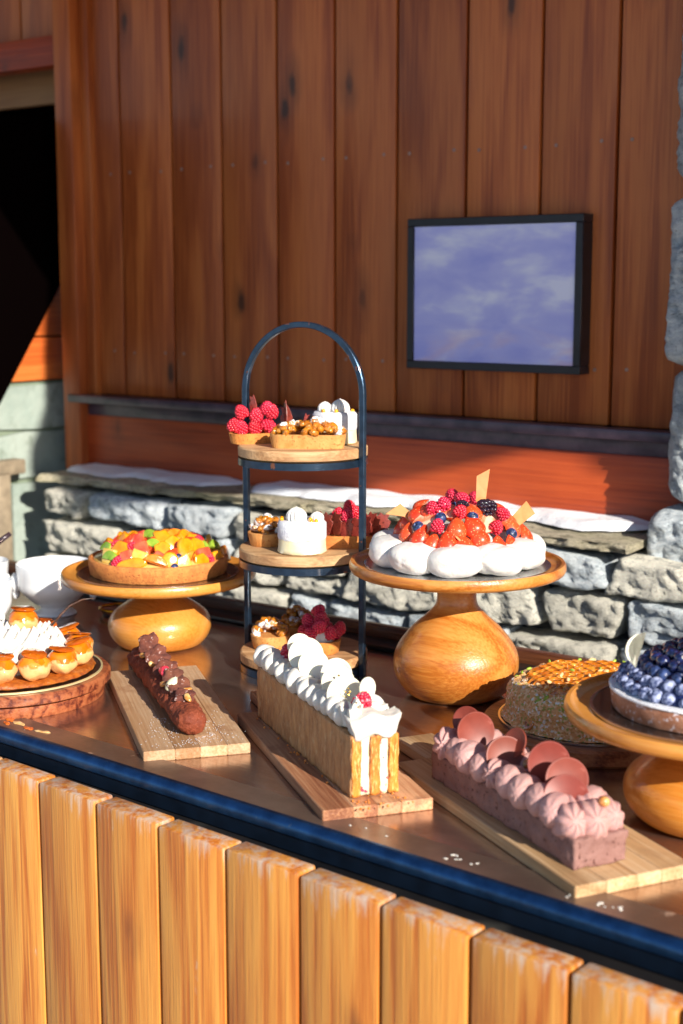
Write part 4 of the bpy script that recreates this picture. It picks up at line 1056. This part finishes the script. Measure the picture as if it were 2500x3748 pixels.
for (x, y, s_) in ((.020, -.024, 1.15), (.014, .002, 1.25), (.020, .026, 1.15), (.042, .014, 1.1), (.044, -.010, 1.1)):
    part('piped_cream', q1[0], None, ms, Matrix.Translation((x, y, H + .012)) @ Matrix.Rotation(R(80) + U(-.3, .3), 4, 'Z') @ Matrix.Rotation(.35, 4, 'X') @ Matrix.Scale(s_, 4))
md = {r: disc(r, .0022, 'milkchoc') for r in (.020, .022, .026, .027)}
for (x, z, r, nv, dy) in ((.325, .078, .020, (.2, -.9, .25), -.006), (.284, .077, .026, (.75, -.6, .2), .004), (.2043, .083, .020, (-.2, -.6, .3), -.008), (.200, .069, .026, (.7, -.65, .35), .008), (.1192, .084, .027, (.65, -.65, .2), -.004), (.0762, .0780, .026, (.6, -.7, .3), -.002), (.0586, .063, .027, (.5, -.75, .45), .010)):
    part('chocolate_disc', md[r], None, ms, orient((x, dy, z), loc_dir(nv, R(150.9)), (.1, 0, 1)))
for p in ((.2583, .008, .060), (.122, .010, .062), (.108, .012, .058), (.014, -.012, .070), (.18, -.012, .062)):
    P('hazel', ms, Matrix.Translation(p) @ Euler((U(0, 3), U(0, 3), 0)).to_matrix().to_4x4())

# ------------------------------------------------------------ St-Honore
random.seed(91)
Hc = (-1.818, 1.514)
round_board('round_board', 'thick round red teak board in two layers under the cream puff cake', 'teak', (*Hc, .93), .166, .040, True)
cake_board('black card disc with pale gold edge under the cream puff cake', 'blackboard', (*Hc, .9705), .152, 'goldedge')
sh = thing('cream_puff_cake', 'round cake ringed with caramel cream puffs around white cream peaks', 'cake', (*Hc, .9732))
m = MB().add(lathe([(.001, 0), (.138, 0), (.141, .003), (.138, .006), (.134, .009), (.001, .009)], 96)); m.displace(.003, 70, 4, 3); m.v = [(x, y, max(z, 0)) for x, y, z in m.v]
part('puff_pastry_base', m, 'puffbase', sh, ang=70)
part('cream_mound', MB().blob((0, 0, .02), (.092, .092, .032), sub=4), 'cream', sh, ang=180)
def choux(s_):
    m = MB().blob((0, 0, 0), (.0245 * s_, .0245 * s_, .0215 * s_), sub=4, amp=.0028, freq=40, fn=lambda p: 1 + .035 * sin(4 * math.atan2(p.y, p.x) + 5 * p.z))
    m.t = [1.0 if v[2] > .006 * s_ + .003 * sin(7 * math.atan2(v[1], v[0])) else (.55 if v[2] < -.014 * s_ else 0.0) for v in m.v]
    return m.mesh('choux_bun', 'choux', 180)
cb = [choux(1), choux(1.03), choux(.97)]
capm = MB().blob((0, 0, 0), (.0252, .0252, .0222), sub=4, amp=.0022, freq=40); capm.f = [f for f in capm.f if all(capm.v[i][2] > .004 + .004 * sin(5 * math.atan2(capm.v[i][1], capm.v[i][0])) for i in f)]
capm = capm.mesh('caramel_glaze', 'chouxcap', 180)
cd = MB().add(lathe([(.001, .0), (.019, .0), (.021, .0015), (.019, .003), (.001, .003)], 40)); cd.displace(.0012, 60, 2, 1); cd = cd.mesh('caramel_disc', 'caramel', 60)
def put_choux(x, y, z):
    o = part('choux_bun', random.choice(cb), None, sh, Matrix.Translation((x, y, z)) @ Matrix.Rotation(U(0, 6.3), 4, 'Z') @ Matrix.Rotation(U(-.12, .12), 4, 'X'))
    part('caramel_glaze', capm, None, o, (0, 0, .0006)); part('caramel_disc', cd, None, o, Matrix.Translation((U(-.002, .002), U(-.002, .002), .0205)) @ Matrix.Rotation(U(-.25, .25), 4, 'X') @ Matrix.Rotation(U(-.25, .25), 4, 'Y'))
for k in range(14):
    a = 2 * pi * (k + .2) / 14; put_choux(.117 * cos(a), .117 * sin(a), .0285)
put_choux(.012, .022, .078)
pk = [kiss(.0135, .029, 0, 0, 0, 'cream', 28, le, 'cream_peak') for le in (.003, -.002, .001)]
i = 0
for gx in range(-5, 6):
    for gy in range(-5, 6):
        x = (gx + (gy % 2) * .5) * .0192; y = gy * .0172
        r_ = math.hypot(x, y)
        if r_ > .088 or math.hypot(x - .012, y - .022) < .017: continue
        part('cream_peak', random.choice(pk), None, sh, Matrix.Translation((x, y, .014 + .036 * math.sqrt(max(0, 1 - (r_ / .098) ** 2)))) @ Matrix.Rotation(U(0, 6.3), 4, 'Z') @ Matrix.Rotation(U(-.12, .12), 4, 'X') @ Matrix.Scale(U(.9, 1.15), 4))
part('vanilla_pod', MB().add(tube([(0.035, .055, .06), (.05, .07, .085), (.060, .082, .100), (.075, .098, .110), (.09, .108, .112)], [.0018, .0019, .0017, .0013, .0008], 8)), 'pod', sh, ang=180)
part('sugar_wafer', disc(.018, .0012, 'whitechoc'), None, sh, orient((.08, -.068, .064), (.3, -.3, .9), (0, 1, .2)))

# ------------------------------------------------------------ nut cake
random.seed(101)
NC = (-.942, 1.891)
rb = round_board('round_board', 'round dark walnut board under the honeycomb nut cake', 'walnutboard', (*NC, .93), .160, .025)
cake_board('black card disc under the honeycomb nut cake', 'blackboard', (*NC, .9555), .136, 'silverboard')
nc = thing('nut_cake', 'round nut crumb cake topped with a golden honeycomb tuile', 'cake', (*NC, .9580))
R_, H = .124, .056
m = MB().add(lathe(smoothprof([(.001, 0), (R_ * .98, 0), (R_, .006), (R_, .030), (R_ * .97, .046), (R_ * .88, H), (R_ * .6, H + .004), (.001, H + .006)], 6), 120))
m.displace(.004, 60, 4, 3); m.displace(.0022, 240, 3, 5); m.v = [(x, y, max(z, 0)) for x, y, z in m.v]
part('crumb_coated_cake', m, 'crumb', nc, ang=180)
def topz(x, y):
    r_ = math.hypot(x, y); return H + .010 - .006 * (r_ / R_) ** 2 - max(0, r_ - .098) ** 1.3 * 9 * .12
tm = MB(); s_ = .0105
for gx in range(-12, 13):
    for gy in range(-12, 13):
        cx_ = gx * s_ * 1.732 + (gy % 2) * s_ * .866; cy_ = gy * s_ * 1.5
        if cx_ > .075 or cx_ < -.112 or abs(cy_) > .10 or math.hypot(cx_, cy_) > .122: continue
        vs = []; fs = []
        for k in range(12):
            a = pi / 6 + pi * k / 6; ro = s_ * (1.04 if k % 2 == 0 else .95); ri = s_ * .62
            for rr, dz_ in ((ro, .0), (ri, .0)):
                x_, y_ = cx_ + rr * cos(a), cy_ + rr * sin(a); dr = max(0, math.hypot(x_, y_) - .092)
                zz = topz(x_, y_) - dr * 1.2 + .0015 * sin(x_ * 90)
                vs.append((x_, y_, zz + (.0022 if rr == ro else .0)))
                vs.append((x_, y_, zz - .0014))
        for k in range(12):
            a_, b_2 = k * 4, ((k + 1) % 12) * 4
            fs += [(a_, b_2, b_2 + 2, a_ + 2), (a_ + 1, a_ + 3, b_2 + 3, b_2 + 1), (a_ + 2, b_2 + 2, b_2 + 3, a_ + 3), (a_, a_ + 1, b_2 + 1, b_2)]
        tm.add((vs, fs))
part('honeycomb_tuile', tm, 'tuile', nc, ang=60, rot=(0, 0, R(20)))
for k in range(60):
    a = U(0, 2 * pi); r_ = U(.095, .121) if rnd() < .75 else U(0, .1); x, y = r_ * cos(a), r_ * sin(a)
    me = MB().blob((0, 0, 0), (.0055, .0022, .0028), sub=2, amp=.001, freq=200) if k < 2 else None
    if k == 0: am = me.mesh('almond_piece', 'almond', 180)
    if k == 1: pm2 = me.mesh('pistachio_piece', 'green', 180)
    if k < 2: continue
    use = am if rnd() < .6 else pm2
    part(use.name.split('.')[0], use, None, nc, Matrix.Translation((x, y, topz(x, y) + .002 - max(0, r_ - .1) * .5)) @ Euler((U(-.5, .5), U(-.7, .2), U(0, 6))).to_matrix().to_4x4() @ Matrix.Scale(U(.8, 1.3), 4))

# ------------------------------------------------------------ blueberry tart
random.seed(111)
BC = (-.66, 1.665); ZQ = .93 + .152 - .0075 + .0005
cake_board('black card disc under the blueberry tart', 'blackboard', (*BC, ZQ), .150, 'silverboard')
bt = thing('blueberry_tart', 'round tart heaped with sugared and glazed blueberries', 'tart', (*BC, ZQ + .0025))
crust(.127, .028, 'crust_dark', bt, .006)
part('sugar_edge', MB().add(lathe([(.122, .0285), (.1275, .0285), (.1282, .0275), (.128, .0255), (.121, .0275), (.122, .0285)], 96)).displace(.001, 150, 3, 2), 'sugar', bt, ang=180)
part('blueberry_jam', MB().blob((0, 0, .022), (.116, .116, .045), sub=4), 'blueberry_gloss', bt, ang=180)
for ring, (r_, z, n, kd) in enumerate(((.111, .034, 38, 'blueberry_sugar'), (.097, .044, 34, 'blueberry_sugar'), (.083, .054, 29, 'blueberry'), (.069, .063, 24, 'blueberry_gloss'))):
    for k in range(n):
        a = 2 * pi * (k + .5 * (ring % 2)) / n + U(-.02, .02); a_deg = math.degrees(a) % 360
        if not (150 < a_deg < 345): 
            if ring in (1, 3): continue
        P(kd, bt, Matrix.Translation(((r_ + U(-.002, .002)) * cos(a), (r_ + U(-.002, .002)) * sin(a), z + U(-.001, .002))) @ Euler((U(-1, 1), U(-1, 1), 0)).to_matrix().to_4x4() @ Matrix.Scale(U(1.1, 1.34), 4), name='blueberry')
for r_, z, n in ((.054, .070, 19), (.037, .077, 13), (.018, .082, 7)):
    for k in range(n):
        a = 2 * pi * k / n + U(-.05, .05)
        P('blueberry_gloss', bt, Matrix.Translation((r_ * cos(a), r_ * sin(a), z + U(-.001, .003))) @ Euler((U(-1, 1), U(-1, 1), 0)).to_matrix().to_4x4() @ Matrix.Scale(1.3, 4), name='blueberry')
cres = [(.020 * cos(a), .020 * sin(a)) for a in [R(-70) + R(140) * k / 12 for k in range(13)]] + [(.007 + .0155 * cos(a), .0165 * sin(a)) for a in [R(70) - R(140) * k / 12 for k in range(13)]]
m = MB().add(prism([(-x * 1.2, y * 1.2) for x, y in cres], -.0012, .0012)); m.v = [(z, x, y) for x, y, z in m.v]
part('white_chocolate_crescent', m, 'whitechoc', bt, orient((-.050, -.088, .083), (.6, -.7, .2), (.25, .2, 1), 0))
part('white_chocolate_disc', disc(.026), None, bt, orient((.0, -.035, .112), (.8, -.4, .2), (0, 0, 1)))

# ------------------------------------------------------------ porcelain bowls, spoons, brass
def bowl(label, loc, r, h, rz=0):
    t = thing('porcelain_bowl', label, 'bowl', loc, rz, 'white porcelain bowls')
    pr_ = smoothprof([(.001, 0), (r * .5, 0), (r * .55, .004), (r * .38, h * .14), (r * .62, h * .28), (r * .92, h * .52), (r * .97, h * .74), (r * 1.0, h), (r * .96, h), (r * .91, h * .75), (r * .84, h * .5), (r * .5, h * .3), (.001, h * .26)], 5)
    part('bowl_body', MB().add(lathe(pr_, 72)), 'porcelain', t, ang=180)
    for s_ in (-1, 1):
        m = MB().blob((s_ * r * 1.02, 0, h * .60), (r * .16, r * .24, h * .20), sub=3, amp=.004, freq=60)
        m.blob((s_ * r * 1.04, 0, h * .40), (r * .10, r * .14, h * .12), sub=3, amp=.002, freq=80)
        part('lion_head_handle', m, 'porcelain', t, ang=180)
    return t
bowl('large white porcelain bowl with knob handles left of the fruit tart stand', (-2.205, 1.962, .93), .078, .105, R(215))
bowl('white porcelain bowl cut by the left edge behind the cream puff cake', (-2.33, 1.87, .93), .060, .108, R(200))
bowl('small white porcelain bowl closest to the cream puff cake at the left edge', (-2.19, 1.78, .93), .045, .100, R(170))
t = thing('ladle', 'ladle with dark handle resting in the porcelain bowl at the left edge', 'ladle', (-2.33, 1.85, 1.0))
part('handle', MB().add(tube([(0, 0, .02), (.02, .02, .055), (.045, .04, .085), (.06, .055, .10)], [.004, .005, .006, .005], 10)), 'darksteel', t, ang=180)
part('scoop', MB().blob((-.012, -.01, .012), (.022, .022, .014), sub=3), M('polished_steel', 'c8c8cc', rough=.1, metal=1), t, ang=180)
t = thing('brass_spoon', 'brass spoon standing in the porcelain bowl at the left edge', 'spoon', (-2.35, 1.84, 1.0))
part('handle', MB().add(tube([(0, 0, .02), (-.01, .01, .06), (-.005, .012, .09)], .003, 8)), 'brass', t, ang=180)
part('spoon_bowl', MB().blob((.012, .02, .115), (.020, .011, .009), Euler((0, -.5, .5)).to_matrix(), sub=3), 'brass', t, ang=180)
t = thing('brass_tray', 'oval brass tray with loop handle behind the large porcelain bowl', 'tray', (-2.075, 2.045, .931), R(20))
part('rim', MB().add(tube([(.062 * cos(a), .04 * sin(a), .012) for a in [2 * pi * k / 40 for k in range(40)]], .0035, 8, closed=True)), 'brass', t, ang=180)
part('tray_base', MB().add(lathe([(.001, 0), (.04, 0), (.041, .003), (.001, .003)], 40)), 'darksteel', t, sca=(1.4, .9, 1))
part('loop_handle', MB().add(tube([(.062 + .012 * cos(a), 0, .018 + .012 * sin(a)) for a in [2 * pi * k / 20 for k in range(20)]], .003, 8, closed=True)), 'brass', t, ang=180)

# ------------------------------------------------------------ small spills on the counter lip
random.seed(131)
sp_ = thing('caramel_spill', 'small glossy caramel spill with flakes on the counter lip below the cream puff cake', 'spill', (-1.66, 1.40, .9328))
for i, (x, y) in enumerate(((-1.722, 1.405), (-1.700, 1.412), (-1.672, 1.406), (-1.640, 1.398), (-1.61, 1.40), (-1.688, 1.396))):
    m = MB().blob((0, 0, 0), (U(.010, .018), U(.004, .007), .0014), Euler((0, 0, U(-.5, .3))).to_matrix(), 3, amp=.002, freq=120)
    part('caramel_flake', m, 'caramel' if i % 2 else 'almond', sp_, (x + 1.66, y - 1.40, 0), ang=180)
dp = thing('cream_spatter', 'spatter of white cream drops on the counter lip in front of the mille-feuille', 'spill', (-.80, 1.36, .9328))
for (x, y, k) in ((-.838, 1.362, 7), (-.66, 1.352, 9), (-.98, 1.372, 3)):
    for q in range(k):
        m = MB().blob((0, 0, 0), (U(.001, .0035), U(.0008, .002), .0006), Euler((0, 0, U(-1, 1))).to_matrix(), 2, amp=.0012, freq=200)
        part('cream_drop', m, 'cream', dp, (x + .80 + U(-.035, .035), y - 1.36 + U(-.008, .008), 0), ang=180)
